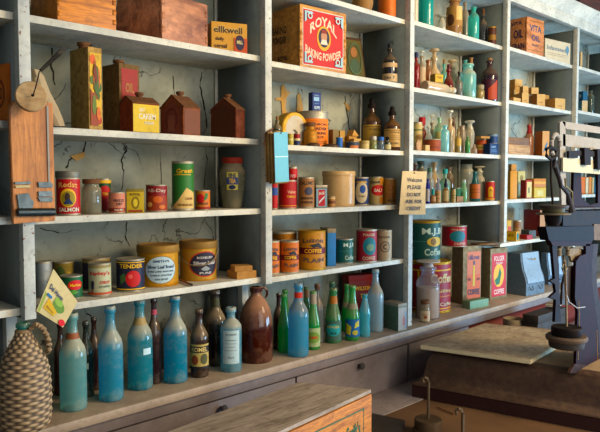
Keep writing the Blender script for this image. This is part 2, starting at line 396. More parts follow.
class Bx: pass
def place_box(u0, uc, u1, vt, S, dyc=.03, phi=0, z0=None, vb=None, W=None, D=None, Hh=None):
    """corner C nearest the camera at column uc; front face runs right to u1, left face runs back to u0"""
    z = z0 if z0 is not None else shz(S, (u0+u1)/2); vm = vt+(u1-u0)*.35
    if vb is not None: p = onZ(uc, vb, z); C = Vector((p.x, p.y))
    else:
        Dd = (dyc-CAM.y)/sin(az(uc, vm)); C = Vector((CAM.x+Dd*cos(az(uc, vm)), dyc))
    c0 = Vector((CAM.x, CAM.y)); ph = radians(phi)
    def run(d, u):
        e = Vector((cos(az(u, vm)), sin(az(u, vm)))); q = C-c0     # q + t d = k e
        den = d.x*e.y-d.y*e.x; return -(q.x*e.y-q.y*e.x)/den
    b = Bx(); fx = Vector((cos(ph), sin(ph))); fy = Vector((-sin(ph), cos(ph)))
    fix = CT-.02 < z < 2.7
    best = None
    for dphi in ([0]+[k*sg for k in range(1, 75) for sg in (1, -1)] if fix else [0]):
        p2 = radians(phi+dphi); ax_ = Vector((cos(p2), sin(p2))); ay_ = Vector((-sin(p2), cos(p2)))
        w_ = W or run(ax_, u1); d_ = D or run(ay_, u0)
        if w_ <= .004 or d_ <= .004 or w_ > 1.2 or d_ > 1.2: continue
        ys = [C.y, (C+ax_*w_).y, (C+ay_*d_).y, (C+ax_*w_+ay_*d_).y]
        xs = [C.x, (C+ax_*w_).x, (C+ay_*d_).x, (C+ax_*w_+ay_*d_).x]
        bx_ = bay((uc+u1)/2); lim = z > 1.19
        bad = max(0, max(ys)-(SD-.006))+(max(0, max(xs)-PX[bx_+1]+.002) if lim else 0)+max(0, (-.078 if z < 1 else .002)-min(ys))
        cost = bad*400+abs(dphi)*.12+(0 if bad < .001 else 5)
        if best is None or cost < best[0]: best = (cost, phi+dphi, w_, d_, bad)
    if best is None: best = (0, phi, W or abs(run(fx, u1)), D or abs(run(fy, u0)), 9)
    _, phi, b.W, b.D, b.bad = best; ph = radians(phi); fx = Vector((cos(ph), sin(ph))); fy = Vector((-sin(ph), cos(ph)))
    if (b.bad > .001 or DBG) and fix: print('BOX', round(u0), round(u1), 'phi %.0f W %.3f D %.3f bad %.3f' % (phi, b.W, b.D, b.bad))
    b.H = Hh or zat(uc, vt, (C-c0).length)-z
    ce = C+fx*b.W/2+fy*b.D/2; b.loc = (ce.x, ce.y, z); b.rz = ph; return b
def facef(b, z0=0, e=0): return lambda x, y, l: (x, -b.D/2-l-e, z0+y)
def sidef(b, z0=0, e=0): return lambda x, y, l: (-b.W/2-l-e, -x, z0+y)
def box(name, label, u0, uc, u1, vt, S, mat, front=(), side=(), dyc=.03, phi=0, z0=None, vb=None, W=None, D=None, H=None, kind='plain', group=None, cat='box', wear=.4, lidm=None):
    b = place_box(u0, uc, u1, vt, S, dyc, phi, z0, vb, W, D, H)
    t = T(name, label, cat, b.loc, b.rz, group); W, D, H = b.W/2, b.D/2, b.H
    if isinstance(mat, str): mat = P(mat, wear)
    g = G()
    if kind == 'plain': g.box(-W, W, -D, D, 0, H, mat, min(W, D, H)*.04); g.build('box_body', t)
    elif kind == 'carton':
        g.box(-W, W, -D, D, 0, H, mat); g.build('carton_body', t)
        f = G(); f.box(-W, W, -D, -.0008, H, H+.0012, mat); f.box(-W, W, .0008, D, H, H+.0012, mat); f.build('flap', t)
    elif kind == 'tin':
        g.box(-W, W, -D, D, 0, H*.9, mat, min(W, D)*.08); g.build('tin_body', t)
        l = G(); l.box(-W*1.02, W*1.02, -D*1.02, D*1.02, H*.88, H, lidm or mat, min(W, D)*.08); l.build('lid', t)
    elif kind == 'crate':
        th = min(.014, W*.12)
        for nm, q in (('front_panel', (-W, W, -D, -D+th)), ('rear_panel', (-W, W, D-th, D))):
            h = G(); h.box(q[0], q[1], q[2], q[3], 0, H, mat, .0015)
            if nm == 'front_panel' and front: art(h, front, 2*W, H, facef(b), None, wear)
            h.build(nm, t)
        for sx in (-1, 1):
            h = G(); a, c = sorted((sx*W*1.0, sx*(W-th)))
            n = 7; 
            h.box(a, c, -D+th, D-th, 0, H, mat, .0015)
            for i in range(n):          # box joints
                if i % 2: h.box(a-.0006, c+.0006, -D-.0006, -D+th, i*H/n, (i+1)*H/n, mat)
            if sx < 0 and side: art(h, side, 2*D, H, sidef(b), None, wear)
            h.build('side_panel', t)
        h = G(); h.box(-W+th, W-th, -D+th, D-th, 0, th, mat); h.build('base_board', t)
        h = G()
        if lidm: h.box(-W, W, -D, D, H, H+.008, lidm, .001); h.build('lid', t)
        else: h.bm.free()
        return t, b
    if front:
        l = G(); art(l, front, 2*W, H*(.88 if kind == 'tin' else 1), facef(b, 0, .0002), None, wear); l.build('front_label', t)
    if side:
        l = G(); art(l, side, 2*D, H*(.88 if kind == 'tin' else 1), sidef(b, 0, .0002), None, wear); l.build('side_label', t)
    return t, b

# ================================================================== the setting
def struct(name, g, **k): return tag(g.build(name, **k), kind='structure')
g = G(); g.box(-2, 9, .292, .36, 0, 3.6, M_WALL); wall = struct('wall_back', g)
g = G(); g.box(-4, 9, -6, .36, -.05, 0, WOOD('#5a4632', '#2e2014', 3, 0)); struct('floor', g)
g = G(); g.box(-4, 9, -2.2, .36, 3.6, 3.66, WOOD('#6b5a44', '#3a2c1e', 3, 0)); struct('ceiling', g)

def poly3(g, pts, y, th, m):
    g.prism([onY(u, v, y) for u, v in pts], (0, th, 0), m); return g
# cracks and peeling in the wall paper
def crack(pts, w=.005):
    g = G(); P3 = [onY(u, v, .2905) for u, v in pts]; q = [P3[0]]
    for a, b in zip(P3, P3[1:]):
        for k in (1, 2, 3): 
            p = a.lerp(b, k/3); q.append(p+Vector((random.uniform(-.004, .004), 0, random.uniform(-.004, .004))))
    for a, b in zip(q, q[1:]):
        d = (b-a).normalized(); n = Vector((-d.z, 0, d.x)); wa = w*random.uniform(.2, .85)
        g.face([a-n*wa/2, b-n*wa/2, b+n*wa/2, a+n*wa/2], M_CRACK)
    tag(g.build('crack', wall), kind='structure')
for c, w in (([(121, 140), (127, 150), (122, 160), (124, 172), (121, 190)], .009), ([(202, 72), (200, 86), (203, 100), (207, 128)], .010), ([(205, 146), (207, 160), (204, 180), (205, 200)], .006),
             ([(108, 143), (116, 149), (126, 158)], .005), ([(127, 222), (125, 236), (129, 247)], .008), ([(206, 222), (213, 230), (215, 247)], .006), ([(345, 96), (347, 112), (350, 132)], .010),
             ([(344, 103), (350, 109)], .012), ([(436, 102), (440, 108), (441, 116)], .005), ([(511, 128), (516, 136), (521, 144)], .006), ([(52, 48), (51, 66), (56, 86)], .008), ([(66, 168), (72, 158), (84, 152), (86, 140)], .008),
             ([(47, 100), (60, 97), (66, 84)], .004), ([(135, 75), (137, 92)], .005), ([(173, 76), (174, 95)], .005), ([(230, 146), (229, 175)], .003), ([(160, 152), (161, 185)], .003),
             ([(298, 88), (300, 108)], .008), ([(40, 228), (60, 233), (80, 229)], .004), ([(80, 298), (84, 310), (92, 318)], .005), ([(302, 276), (305, 292)], .004), ([(510, 70), (514, 80)], .004), ([(100, 76), (98, 90), (104, 100)], .005)):
    crack(c, w)
M_PEEL = PAPER('#b08a50', '#6a4420', 30)
for pts in ([(281, 86), (284, 84), (286, 91), (290, 92), (286, 98), (285, 108), (287, 113), (282, 114), (281, 101), (275, 100), (276, 98), (281, 97)], [(297, 95), (300, 93), (303, 108), (302, 115), (296, 115), (297, 104)],
            [(70, 156), (84, 152), (85, 157), (76, 161)], [(344, 102), (351, 107), (348, 112)]):
    g = G(); poly3(g, pts, .289, -.002, M_PEEL); tag(g.build('peeling_paper', wall), kind='structure')

# shelving unit: built-in posts, boards, counter
unit = T('shelving_unit', 'long built-in shelving unit, grey-white painted posts and shelves above a brown counter', 'shelving', (0, 0, 0))
for i, x in enumerate(PX):
    low = i in (1, 2, 4); zb = (1.228 if i == 4 else 1.19) if low else CT
    g = G(); g.box(x, x+PW, -.032, .0, zb, 2.67, M_POST, .002)
    if low: g.box(x, x+PW, .116, .146, CT, 1.195, M_POST, .002)
    g.build('post', unit)
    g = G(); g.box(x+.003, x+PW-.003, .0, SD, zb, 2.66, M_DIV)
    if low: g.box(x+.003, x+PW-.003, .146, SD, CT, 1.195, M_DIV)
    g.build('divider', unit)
    g = G(); g.box(x-.007, x+.003, SD-.016, SD, CT, 2.66, M_POST); g.build('corner_batten', unit)
for b in SH:
    x0, x1 = PX[b]+PW-.003, PX[b+1]+.003
    for k, z in SH[b].items():
        if k == 5: x1 = PX[b+1]+(PW/2 if b in (0, 1) else .003)
        x0 = PX[b]+PW/2 if k == 5 and b in (1, 2, 4) else PX[b]+PW-.003
        g = G(); g.box(x0, x1, 0, SD, z-.022, z, M_EDGE, .0015); g.build('shelf', unit)
g = G(); g.box(-.3, 5.7, -.040, 0, 2.668, 2.735, M_EDGE, .002); g.build('fascia', unit)
g = G(); g.prism([(-.3, -.04, 2.735), (-.3, -.085, 2.80), (-.3, -.085, 2.815), (-.3, .29, 2.815), (-.3, .29, 2.735)], (6, 0, 0), M_EDGE); g.build('cornice', unit)
g = G(); g.box(-.5, 5.7, -.085, .29, CT-.032, CT, M_CTR, .009); ctr = g.build('counter_top', unit)
g = G(); g.box(-.5, 5.7, -.062, .29, .797, CT-.032, M_DRAWER, .002); g.build('counter_rail', unit)
g = G(); g.box(-.5, 3.2, -.03, .29, .02, .80, P('#171312', .2, .9)); g.box(3.2, 5.7, .02, .29, .02, .80, P('#6e2a20', .4)); g.build('counter_carcass', unit)
for x0, x1 in ((-.5, .95), (.958, 1.847), (1.856, 2.625), (2.64, 3.2)):
    g = G(); g.box(x0, x1, -.05, -.03, .08, .787, M_DRAWER, .002); d = g.build('drawer_front', unit)
    kx = {.958: 1.461, 1.856: 2.253}.get(x0)
    if kx:
        k = G(); k.lathe([(0, 0), (.007, 0), (.006, .010), (.013, .014), (.016, .020), (.012, .027), (0, .029)], P('#3c3836', .3), 18)
        for v in k.bm.verts: v.co = Vector((kx+v.co.x, -.05-v.co.z, .757+v.co.y))
        k.build('knob', d)

# low table in front
M_TB = PAPER('#64482e', '#382414', 9, .8)
tb = T('low_table', 'low brown dusty table in front of the counter, under the crate and the scale', 'table', (2, -1, 0))
def child(g, name, parent): 
    o = g.build(name); o.parent = parent; o.matrix_parent_inverse = Matrix.Translation(-parent.location) if parent.type == 'EMPTY' else Matrix(); return o
g = G(); g.box(.1, 4.9, -1.9, -.262, .57, .60, M_TB, .002); child(g, 'front_board', tb)
g = G(); g.box(.1, 4.9, -.258, -.055, .57, .602, SHELFPAINT('dusty_pale_board', '#8d8280', '#6a605c', '#4a3c34'), .002); child(g, 'rear_board', tb)
g = G(); g.box(.15, 4.85, -1.85, -.1, .50, .57, WOOD('#5c3c22', '#2c1a0e', 5)); child(g, 'apron', tb)
for x in (.2, 4.8):
    for y in (-1.8, -.15):
        g = G(); g.box(x-.04, x+.04, y-.04, y+.04, 0, .50, WOOD('#5c3c22', '#2c1a0e', 5, 2)); child(g, 'leg', tb)

# ================================================================== foreground
# open-grained wooden crate
za = .862
cr = [onZ(*p, za) for p in ((371, 389.5), (296, 382))]
A = cr[0]; ax = Vector((-cos(radians(8)), -sin(radians(8)), 0))
pA = onZ(371, 389.5, za); pB = onZ(299, 382, za); d1 = Vector((-cos(radians(6.3)), -sin(radians(6.3)), 0)); pD = pB+d1*.75; pC = pA+d1*.75
MW = WOOD('#c2803c', '#7a4418', 9, 0, .6, 14); MWT = WOOD('#a09284', '#6a5c4e', 10, 0, .85, 6)
crt = T('wooden_crate', 'large orange-brown wooden crate with a grey weathered lid, in the foreground on the low table', 'crate', (pA.x, pA.y, .60))
Q = [Vector((p.x-pA.x, p.y-pA.y, 0)) for p in (pA, pB, pD, pC)]
cen = sum(Q, Vector())/4; ins = lambda k: [q+(cen-q).normalized()*k for q in Q]
g = G(); g.prism([q+Vector((0, 0, za-.60-.012)) for q in Q], (0, 0, .012), MWT)
g.build('lid', crt)
lo = ins(-.003); dx = (lo[3]-lo[0]).normalized()
g = G()
nrm = Vector((-dx.y, dx.x, 0)); nrm = nrm if nrm.dot(lo[0]-cen) > 0 else -nrm
g.prism([lo[0], lo[3], lo[3]+Vector((0, 0, .245)), lo[0]+Vector((0, 0, .245))], -nrm*.012, MW)
Lw = (lo[3]-lo[0]).length
def crf(x, y, l): return lo[3]-dx*(x+Lw/2)+nrm*l+Vector((0, 0, y))
GR = '#2f5a44'
art(g, [('r', .10, .1, .108, .84, GR), ('r', .862, .1, .87, .84, GR), ('r', .10, .835, .87, .855, GR),
        ('t', "Swift's", .70, .60, .22, .20, GR, 0, .01), ('t', 'SOAP', .58, .3, .3, .16, GR)], Lw, .245, crf, None, .25)
g.build('front_panel', crt)
g = G(); g.prism([lo[0]-nrm*.012, lo[1], lo[1]+Vector((0, 0, .245)), lo[0]-nrm*.012+Vector((0, 0, .245))], dx*.012, MW); g.build('side_panel', crt)
g = G(); g.prism([lo[1], lo[2], lo[2]+Vector((0, 0, .245)), lo[1]+Vector((0, 0, .245))], nrm*.012, MW); g.build('rear_panel', crt)
g = G(); g.prism([lo[3]-nrm*.013, lo[2]+nrm*.013, lo[2]+nrm*.013+Vector((0, 0, .245)), lo[3]-nrm*.013+Vector((0, 0, .245))], -dx*.012, MW); g.build('side_panel', crt)

# dark tray by the crate
pq = [onZ(u, v, .62) for u, v in ((372, 413), (405, 420), (400, 440), (360, 436))]
g = G(); g.prism([p-Vector((0, 0, .018)) for p in pq], (0, 0, .018), WOOD('#2c2018', '#120c08', 9)); o = g.build('dark_board')
tag(o, 'flat dark wooden board between the big crate and the hooked weight', 'board')

# hooked weights on the table
def hookweight(u, v, r, h, label, bend):
    p = onZ(u, v, .6)
    t = T('hooked_weight', label, 'weight', (p.x, p.y, .6), 0, 'hooked iron weights on the low table')
    g = G(); g.lathe([(0, 0), (r*1.1, 0), (r*1.12, .004), (r*1.12, .018), (r*1.08, .022), (r, .024), (r, h-.004), (r*.96, h), (0, h)], METAL('#4a3a28', '#2a1a10', .6, .6, .4), 32); g.build('weight_disc', t)
    g = G(); z = h+.148; s = bend*1.3
    pts = [(0, 0, h-.002), (0, 0, z), (.003*s, 0, z+.012), (.011*s, 0, z+.017), (.018*s, 0, z+.010), (.016*s, 0, z-.002)]
    c = cos(AZ-pi/2); q = [(x*sin(AZ), -x*cos(AZ), zz) for x, _, zz in pts]
    g.tube(q, .0058, METAL('#5c4e3c', '#2c1c10', .5, .5, .6), 8); g.build('hook', t)
hookweight(428, 434, .054, .062, 'round iron hooked weight standing next to the crate, disc fully in view', -1)
hookweight(462, 474, .054, .062, 'hooked weight cut by the bottom edge, only its hook rod in view', -1)
a = onZ(437, 407, .606); b = onZ(454, 414, .606); g = G(); g.tube([a, b], .003, M_RUST, 8); tag(g.build('nail'), 'rusty nail lying on the brown table by the hooked weight', 'nail')

# platform scale
sc = T('platform_scale', 'old black and maroon platform scale with brass-grey beams and moulded brown base', 'scale', (2.45, -.9, .60))
A0 = onZ(412, 397, .60); B0 = onZ(600, 433, .60); da = (B0-A0).normalized(); e_ = Vector((.9, .03, 0)); QB = [A0, A0+e_, A0+da*1.05+e_, A0+da*1.05]
prof = [(0, .602), (0, .655), (-.004, .66), (.004, .668), (.022, .676), (.034, .695), (.040, .73), (.046, .765), (.058, .795), (.078, .815), (.10, .82)]
LB, WB = 1.05, .80
M_MOLD = METAL('#3c2c24', '#66503a', .55, .45, .2)
M_BAND = P('#2a1212', .5, .6)
g = G(); rings = []
for k, z in prof:
    eu = e_.normalized(); rings.append([g.bm.verts.new(q+da*k*sx+eu*k*sy+Vector((0, 0, z-.60))) for q, sx, sy in zip(QB, (1, 1, -1, -1), (1, -1, -1, 1))])
for j, (r1, r2) in enumerate(zip(rings, rings[1:])):
    for i in range(4):
        f = g.bm.faces.new([r1[i], r1[(i+1) % 4], r2[(i+1) % 4], r2[i]]); f.material_index = g.mi(M_BAND if j < 2 else M_MOLD)
f = g.bm.faces.new(rings[-1]); f.material_index = g.mi(PAPER('#8a7458', '#4c3a28', 12))
bmesh.ops.recalc_face_normals(g.bm, faces=g.bm.faces[:]); child(g, 'moulded_base', sc)
YS = -.87
def sp(name, pts, th, m, y=YS): g = G(); poly3(g, pts, y, th, m); return child(g, name, sc)
MB = METAL('#84807a', '#4c4640', .5, .8, .05)
MM = MATT('#200a12')
sp('beam_end_plate', [(560, 122.5), (562, 121), (565.5, 121.3), (566, 210), (562, 210), (560, 160)], .010, MB)
sp('upper_beam', [(562, 121.2), (575, 123), (600, 127), (640, 133.5), (640, 140), (600, 133.5), (566.5, 129)], .007, MB)
sp('middle_beam', [(563, 133.8), (600, 139), (640, 145), (640, 157), (600, 151), (566.5, 146.3), (563, 146)], .007, MB)
sp('lower_beam', [(563, 157.5), (598, 160), (640, 164), (640, 178), (598, 174), (563, 171.5)], .008, METAL('#a8a28c', '#645c48', .5, .8, .05), YS-.012)
sp('rod', [(569, 151), (578, 150.5), (640, 153.5), (640, 158.5), (578, 155.5), (578, 158), (569, 158)], .010, M_BLACK, YS-.02)
sp('bracket', [(584.5, 147.5), (590.5, 148), (591, 165), (585, 165)], .02, M_BLACK, YS-.03)
sp('bracket', [(597.5, 149), (604, 149.5), (604, 170), (598, 169)], .02, M_BLACK, YS-.03)
# ring at the end of the beam
g = G(); rr = []
for i in range(21):
    t = pi*1.5*i/20-pi*.15; rr.append(onY(555.5+4.2*cos(t+.4), 146+11.5*-sin(t+.4), YS))
g.tube(rr, .0085, MB, 10); child(g, 'beam_ring', sc)
g = G(); g.tube([onY(u, v, YS-.01) for u, v in ((546, 149), (551, 147), (556, 150), (556, 156), (551, 159.5), (546.5, 156))], .006, M_BLACK, 8, True); child(g, 'shackle', sc)
g = G(); g.tube([onY(u, v, y_) for u, v, y_ in ((551, 158, YS-.01), (551, 180, YS-.04), (553, 206, YS-.07))], .0042, M_BLACK, 8); child(g, 'hanging_rod', sc)
g = G(); g.tube([onY(u, v, YS) for u, v in ((555, 150), (553, 158), (555, 166), (559, 178), (561, 186), (567, 193), (569.5, 203), (571, 211))], [.012, .012, .011, .008, .008, .010, .012, .018], METAL('#242022', '#20140e', .4, .6, .2), 10); child(g, 'curved_arm', sc)
g = G(); g.tube([onY(u, v, YS-.01) for u, v in ((565, 178), (565.5, 186), (572, 192), (573.5, 210))], .0035, METAL('#7a6c4a', '#3c2c18', .5), 8); child(g, 'thin_rod', sc)
sp('standard', [(574, 172), (581, 172), (582, 198), (590, 205), (598, 203), (598, 168), (606, 168), (606, 212), (562, 212), (573, 205)], .012, MM, YS+.02)
sp('top_block', [(563, 210), (597, 209), (640, 209), (640, 227), (563, 226)], .03, M_BLACK)
sp('iron_plate', [(555, 208), (600, 207.5), (600, 210.5), (555, 211)], .03, M_IRON)
sp('cap_block', [(546, 227), (594, 226), (593.5, 240), (549, 240.5)], .035, MATT('#121014'), YS-.01)
sp('side_block', [(594, 224), (640, 224), (640, 241), (594, 240)], .03, METAL('#5a5048', '#342822', .6, .8, .05), YS-.005)
sp('neck', [(550, 240), (593, 240), (590, 246), (553, 246)], .02, MM)
sp('left_leg', [(552, 243), (557, 243), (559, 265), (560, 300), (561, 322), (555, 322), (556, 300), (550, 297.5), (556, 292), (555, 284), (550, 281), (555, 278.5)], .012, MATT('#1c1214'), YS+.02)
sp('column', [(586, 244), (594, 244), (592, 262), (592.5, 285), (596, 310), (599, 335), (600, 366), (576, 366), (577, 335), (578, 312), (575, 298), (576, 262), (580, 256), (586, 254)], .012, MM)
sp('column_lit_edge', [(594, 244), (598.5, 244), (596.5, 262), (597, 285), (602, 312), (605, 340), (606, 368), (600, 366), (599, 335), (596, 310), (592.5, 285), (592, 262)], .012, MATT('#2e2628', '#141012'))  # paler strip paints the highlight down the column's right edge
g = G()
for a in ([(578.5, 300), (579.5, 318), (578.5, 340), (578, 360)], [(596.8, 330), (597.8, 362)]): g.tube([onY(u, v, YS-.001) for u, v in a], .0009, P('#a8823c', .3), 6)
child(g, 'pinstripe', sc)
sp('foot', [(575, 364), (602, 366), (604, 371), (606, 376), (570, 373), (572, 369)], .012, MATT('#3a2a26'), YS-.004)
g = G(); g.tube([onY(563.5+4.5*cos(t), 253-9*sin(t), YS+.02) for t in [pi*k/10 for k in range(-1, 12)]], .009, METAL('#6c604e', '#342818', .5, .7, .05), 10); child(g, 'arch_bracket', sc)
sp('arch_web', [(568, 250), (574, 247), (586, 250), (586, 256), (579, 257), (577, 263), (572, 262), (570, 255)], .01, METAL('#6c604e', '#342818', .5, .7, .05), YS+.02)
sp('cast_panel', [(567, 268), (586, 262), (586, 305), (562, 305), (563, 285)], .01, METAL('#2c2422', '#4c3a2c', .5, .5, .3), YS+.02)
# counterweight stack hanging above the slab
def hang(name, label, u0, u1, vt, vb, cat, prof, mat, extra=None):
    a = onY((u0+u1)/2, vb, YS-.085); b = onY((u0+u1)/2, vt, YS-.085)
    dd = (Vector((a.x-CAM.x, a.y-CAM.y))).length; w = dd*sin(abs(az(u1)-az(u0))/2)
    t = T(name, label, cat, a); H = b.z-a.z
    for nm, pr, m in prof: g = G(); g.lathe([(r*w, z*H) for r, z in pr], m, 32); g.build(nm, t)
    return t, w, H, a
DM = METAL('#3a3634', '#5a4c3c', .5, .5, .5)
t, w, H, a = hang('poise_weight', 'stack of dark iron disc weights hanging on a long rod over the pale slab', 544.5, 588, 326, 347, 'weight',
     [('lower_disc', [(0, 0), (.80, 0), (.84, .06), (.86, .32), (0, .32)], DM), ('flange_disc', [(0, .32), (.94, .32), (1, .40), (1, .50), (.94, .56), (0, .56)], METAL('#5a4c40', '#2c2018', .5, .55, .4)),
      ('upper_disc', [(0, .56), (.70, .56), (.74, .62), (.74, .92), (.70, .97), (0, .97)], M_BLACK)], None)
g = G(); g.tube([Vector((0, 0, H*.9)), onY(566, 290, YS-.06)-a, onY(565, 262, YS-.05)-a, onY(563.5, 256, YS-.03)-a], .0042, METAL('#6a5c48', '#3a2a1c', .5), 8); g.build('rod', t)
g = G(); g.tube([onY(u, v, YS-.04)-a for u, v in ((564, 262), (562, 268), (564, 274), (567, 268), (564, 262))], .003, METAL('#7a6a4a', '#3a2a1c', .5), 8); g.build('link', t)
g = G(); g.tube([onY(u, v, YS-.03)-a for u, v in ((564, 268), (565, 290), (569, 302), (577, 308), (585, 307))], .0022, METAL('#9a9490', '#3a2a1c', .3), 8); g.build('wire', t)
hang('hanging_pan', 'small black hanging pan of disc weights on the thin rod left of the scale', 535, 571, 205, 226, 'pan',
     [('top_plate', [(0, .86), (.84, .86), (.88, .92), (.88, .97), (.84, 1), (0, 1)], DM), ('bowl', [(0, .5), (.5, .5), (.62, .62), (.68, .86), (0, .86)], METAL('#55503c', '#2a241c', .4, .4, .6)),
      ('flange_plate', [(0, .54), (.96, .54), (1, .58), (.96, .62), (0, .62)], METAL('#6a6458', '#2a241c', .4, .4, .6)), ('lower_cone', [(0, 0), (.3, .0), (.46, .2), (.52, .54), (0, .54)], M_BLACK)], None)

# marble slab on the scale base
zs = .84; q = [onZ(u, v, zs) for u, v in ((420, 345), (485, 323), (577, 333.5), (531, 360))]
mm = N('dusty_marble'); na = mm.noise(9, 6, .7); nb = mm.noise(38, 5, .7)
mm.set(Base_Color=mm.mix(mm.ramp(nb, [(.48, 0.), (.72, .8)]), mm.mix(mm.ramp(na, [(.35, 0.), (.7, 1.)]), '#b5a68c', '#83705a'), '#5c4430'), Roughness=.6).bump(nb, .2, .002)
c0 = sum(q, Vector())/4
g = G(); g.prism([p-c0-Vector((0, 0, 0)) for p in q], (0, 0, -.0195), mm.m); bmesh.ops.bevel(g.bm, geom=g.bm.edges[:], offset=.003, segments=2, affect='EDGES'); g.bm.normal_update(); ei = g.mi(P('#c8bc9c', .25, .5))
for f in g.bm.faces:
    if abs(f.normal.z) < .5: f.material_index = ei
tag(g.build('marble_slab', None, c0), 'pale dusty marble slab lying on the brown base of the scale', 'slab')

# things under and behind the slab
def deskbox(name, label, cat, pts, y, zb, mat, dep=.2):
    g = G(); P3 = [onY(u, v, y) for u, v in pts]; zt = max(p.z for p in P3); x0 = min(p.x for p in P3); x1 = max(p.x for p in P3)
    t = T(name, label, cat, ((x0+x1)/2, y+dep/2, zb)); g.box(-(x1-x0)/2, (x1-x0)/2, -dep/2, dep/2, 0, (zt-zb)*.8, mat, .004); g.build('body', t)
    l = G(); l.box(-(x1-x0)/2-.004, (x1-x0)/2+.004, -dep/2-.004, dep/2, (zt-zb)*.8, zt-zb, mat, .004); l.build('lid', t)
deskbox('metal_chest', 'dark patterned metal chest behind the slab on the low table', 'chest', ((538, 316), (566, 316)), -.32, .602, METAL('#2c2622', '#4c4034', .7, .5, .4), .09)
g = G(); p = onY(547, 316, -.24); g.prism([Vector((-.06, -.04, .0)), Vector((.07, -.04, 0)), Vector((.07, .03, 0)), Vector((-.05, .03, 0))], (0, 0, .012), PAPER('#a9a294', '#6a6258')); g.prism([Vector((-.04, -.03, .012)), Vector((.06, -.035, .012)), Vector((.06, .02, .012)), Vector((-.03, .025, .012))], (0, 0, .012), PAPER('#8a8276', '#5a5248'))
p.z = onY(531, 316, -.32).z+.001; p.y = -.275; tag(g.build('paper_bundle', None, p, .15), 'folded grey papers on top of the dark metal chest', 'papers')
p = onY(514, 318, -.16); hb = p.z-.604; g = G(); g.lathe([(0, 0), (.045, 0), (.058, hb*.5), (.062, hb), (.055, hb), (.048, hb*.3), (0, .015)], PAPER('#8a7a60', '#4c3c2a', 60), 24)
tag(g.build('small_basket', None, (p.x, p.y, .602)), 'small woven basket under the counter behind the slab', 'basket')
p = onY(577, 257, .14); g = G(); g.lathe([(0, 0), (.04, 0), (.055, .02), (.09, .07), (.095, .075), (.085, .075), (.05, .025), (0, .015)], P('#b9b8b4', .3, .3), 32)
tag(g.build('enamel_basin', None, (p.x, p.y, zat(572, 262, (Vector((onY(572, 262, .03).x, .03))-Vector((0, CAM.y))).length)+.001)), 'white enamel basin on a brown box seen through the scale frame', 'basin')
box('storage_box', 'dull brown storage box on the counter behind the maroon scale column', 566, 572, 612, 262, 6, WOOD('#5a4c3a', '#2c2418', 8), dyc=.03, kind='tin')

# ================================================================== things on the left post
def hung(name, label, cat): return T(name, label, cat, (0, 0, 0))
M_OAK = WOOD('#c07e44', '#74401a', 7, 2, .6, 9)
c = onY(32, 165, -.05)
t = T('clip_board', 'long wooden board with metal clips hung on the leftmost post', 'board', c)
def hp(name, pts, y, th, m, par, bev=0):
    g = G(); g.prism([onY(u, v, y)-par.location for u, v in pts], (0, th, 0), m)
    if bev: bmesh.ops.bevel(g.bm, geom=g.bm.edges[:], offset=bev, segments=2, affect='EDGES')
    return g.build(name, par)
hp('board', [(9.5, 107), (14, 100.5), (53, 103), (55.5, 221), (13.5, 223.8)], -.058, .018, M_OAK, t, .002)
hp('groove_strip', [(46.5, 106), (48.5, 106), (50, 184), (48.5, 184)], -.061, .003, P('#8f8a80', .4), t)
CH = METAL('#5c6668', '#2a3232', .4, .4, .6)
for pts, m in (([(15, 182), (31, 181.5), (31, 184), (15, 184.5)], CH), ([(15.5, 185.5), (30.5, 185), (30.5, 187.5), (15.5, 188)], P('#b9a878', .3)), ([(38, 182), (51, 182), (53, 184.5), (53, 187.5), (39, 187.5)], CH),
               ([(17, 194.5), (29, 193), (31, 199), (34, 201), (33, 208), (19, 208.5)], CH), ([(38.5, 191.5), (52, 191), (53, 196), (39, 196.5)], METAL('#5a6468', '#22282a', .3, .3, .9)), ([(38, 197), (53, 197), (52.5, 202), (40, 201.5)], CH)):
    hp('clip', pts, -.064, .006, m, t, .0008)
g = G(); g.tube([onY(17.5, 212.5, -.068)-c, onY(54, 212, -.068)-c], .012, METAL('#3c464a', '#15181a', .3, .25, .9), 14); g.build('roller', t)
# wooden spool disc with needle
c = onY(31.5, 96, -.115)
t = T('wooden_disc', 'pale round wooden disc with a nail through it, on the leftmost post above the board', 'disc', c)
g = G(); g.lathe([(0, 0), (.040, 0), (.0425, .003), (.0425, .017), (.040, .02), (0, .02)], WOOD('#b89a70', '#8a6842', 10, 0, .7, 4), 40)
for v in g.bm.verts: v.co = Vector((v.co.x, -v.co.z+.02, v.co.y))
o = g.build('disc', t); o.rotation_euler = (radians(-6), 0, radians(-14))
g = G(); g.tube([onY(33, 95.5, -.125)-c, onY(36, 86, -.14)-c, onY(39.5, 71, -.15)-c], .0018, M_BLACK, 8); g.tube([onY(32, 95.5, -.123)-c, onY(33.5, 95, -.128)-c], .004, M_BLACK, 8); g.build('nail', t)
# paper bag
c = onY(47, 100, -.02); t = T('paper_bag', 'crumpled tan paper bag hanging behind the round wooden disc', 'bag', c)
g = G(); rows = [((31, 68), (39, 70)), ((32, 78), (44, 76)), ((34, 92), (50, 92)), ((40, 108), (58, 107)), ((48, 120), (63, 119)), ((52, 126), (65, 126))]
vs = []
for k, (a, b) in enumerate(rows):
    r = []
    for j in range(6):
        u = a[0]+(b[0]-a[0])*j/5; v = a[1]+(b[1]-a[1])*j/5
        r.append(g.bm.verts.new(onY(u, v, -.012-.018*sin(pi*j/5)+random.uniform(-.003, .003))-c))
    for j in (5, 4, 3, 2, 1, 0):
        u = a[0]+(b[0]-a[0])*j/5; v = a[1]+(b[1]-a[1])*j/5
        r.append(g.bm.verts.new(onY(u, v, -.006+.006*sin(pi*j/5))-c))
    vs.append(r)
pm = PAPER('#a08c6c', '#70583c', 14)
for r1, r2 in zip(vs, vs[1:]):
    for j in range(12): f = g.bm.faces.new([r1[j], r1[(j+1) % 12], r2[(j+1) % 12], r2[j]]); f.material_index = g.mi(pm)
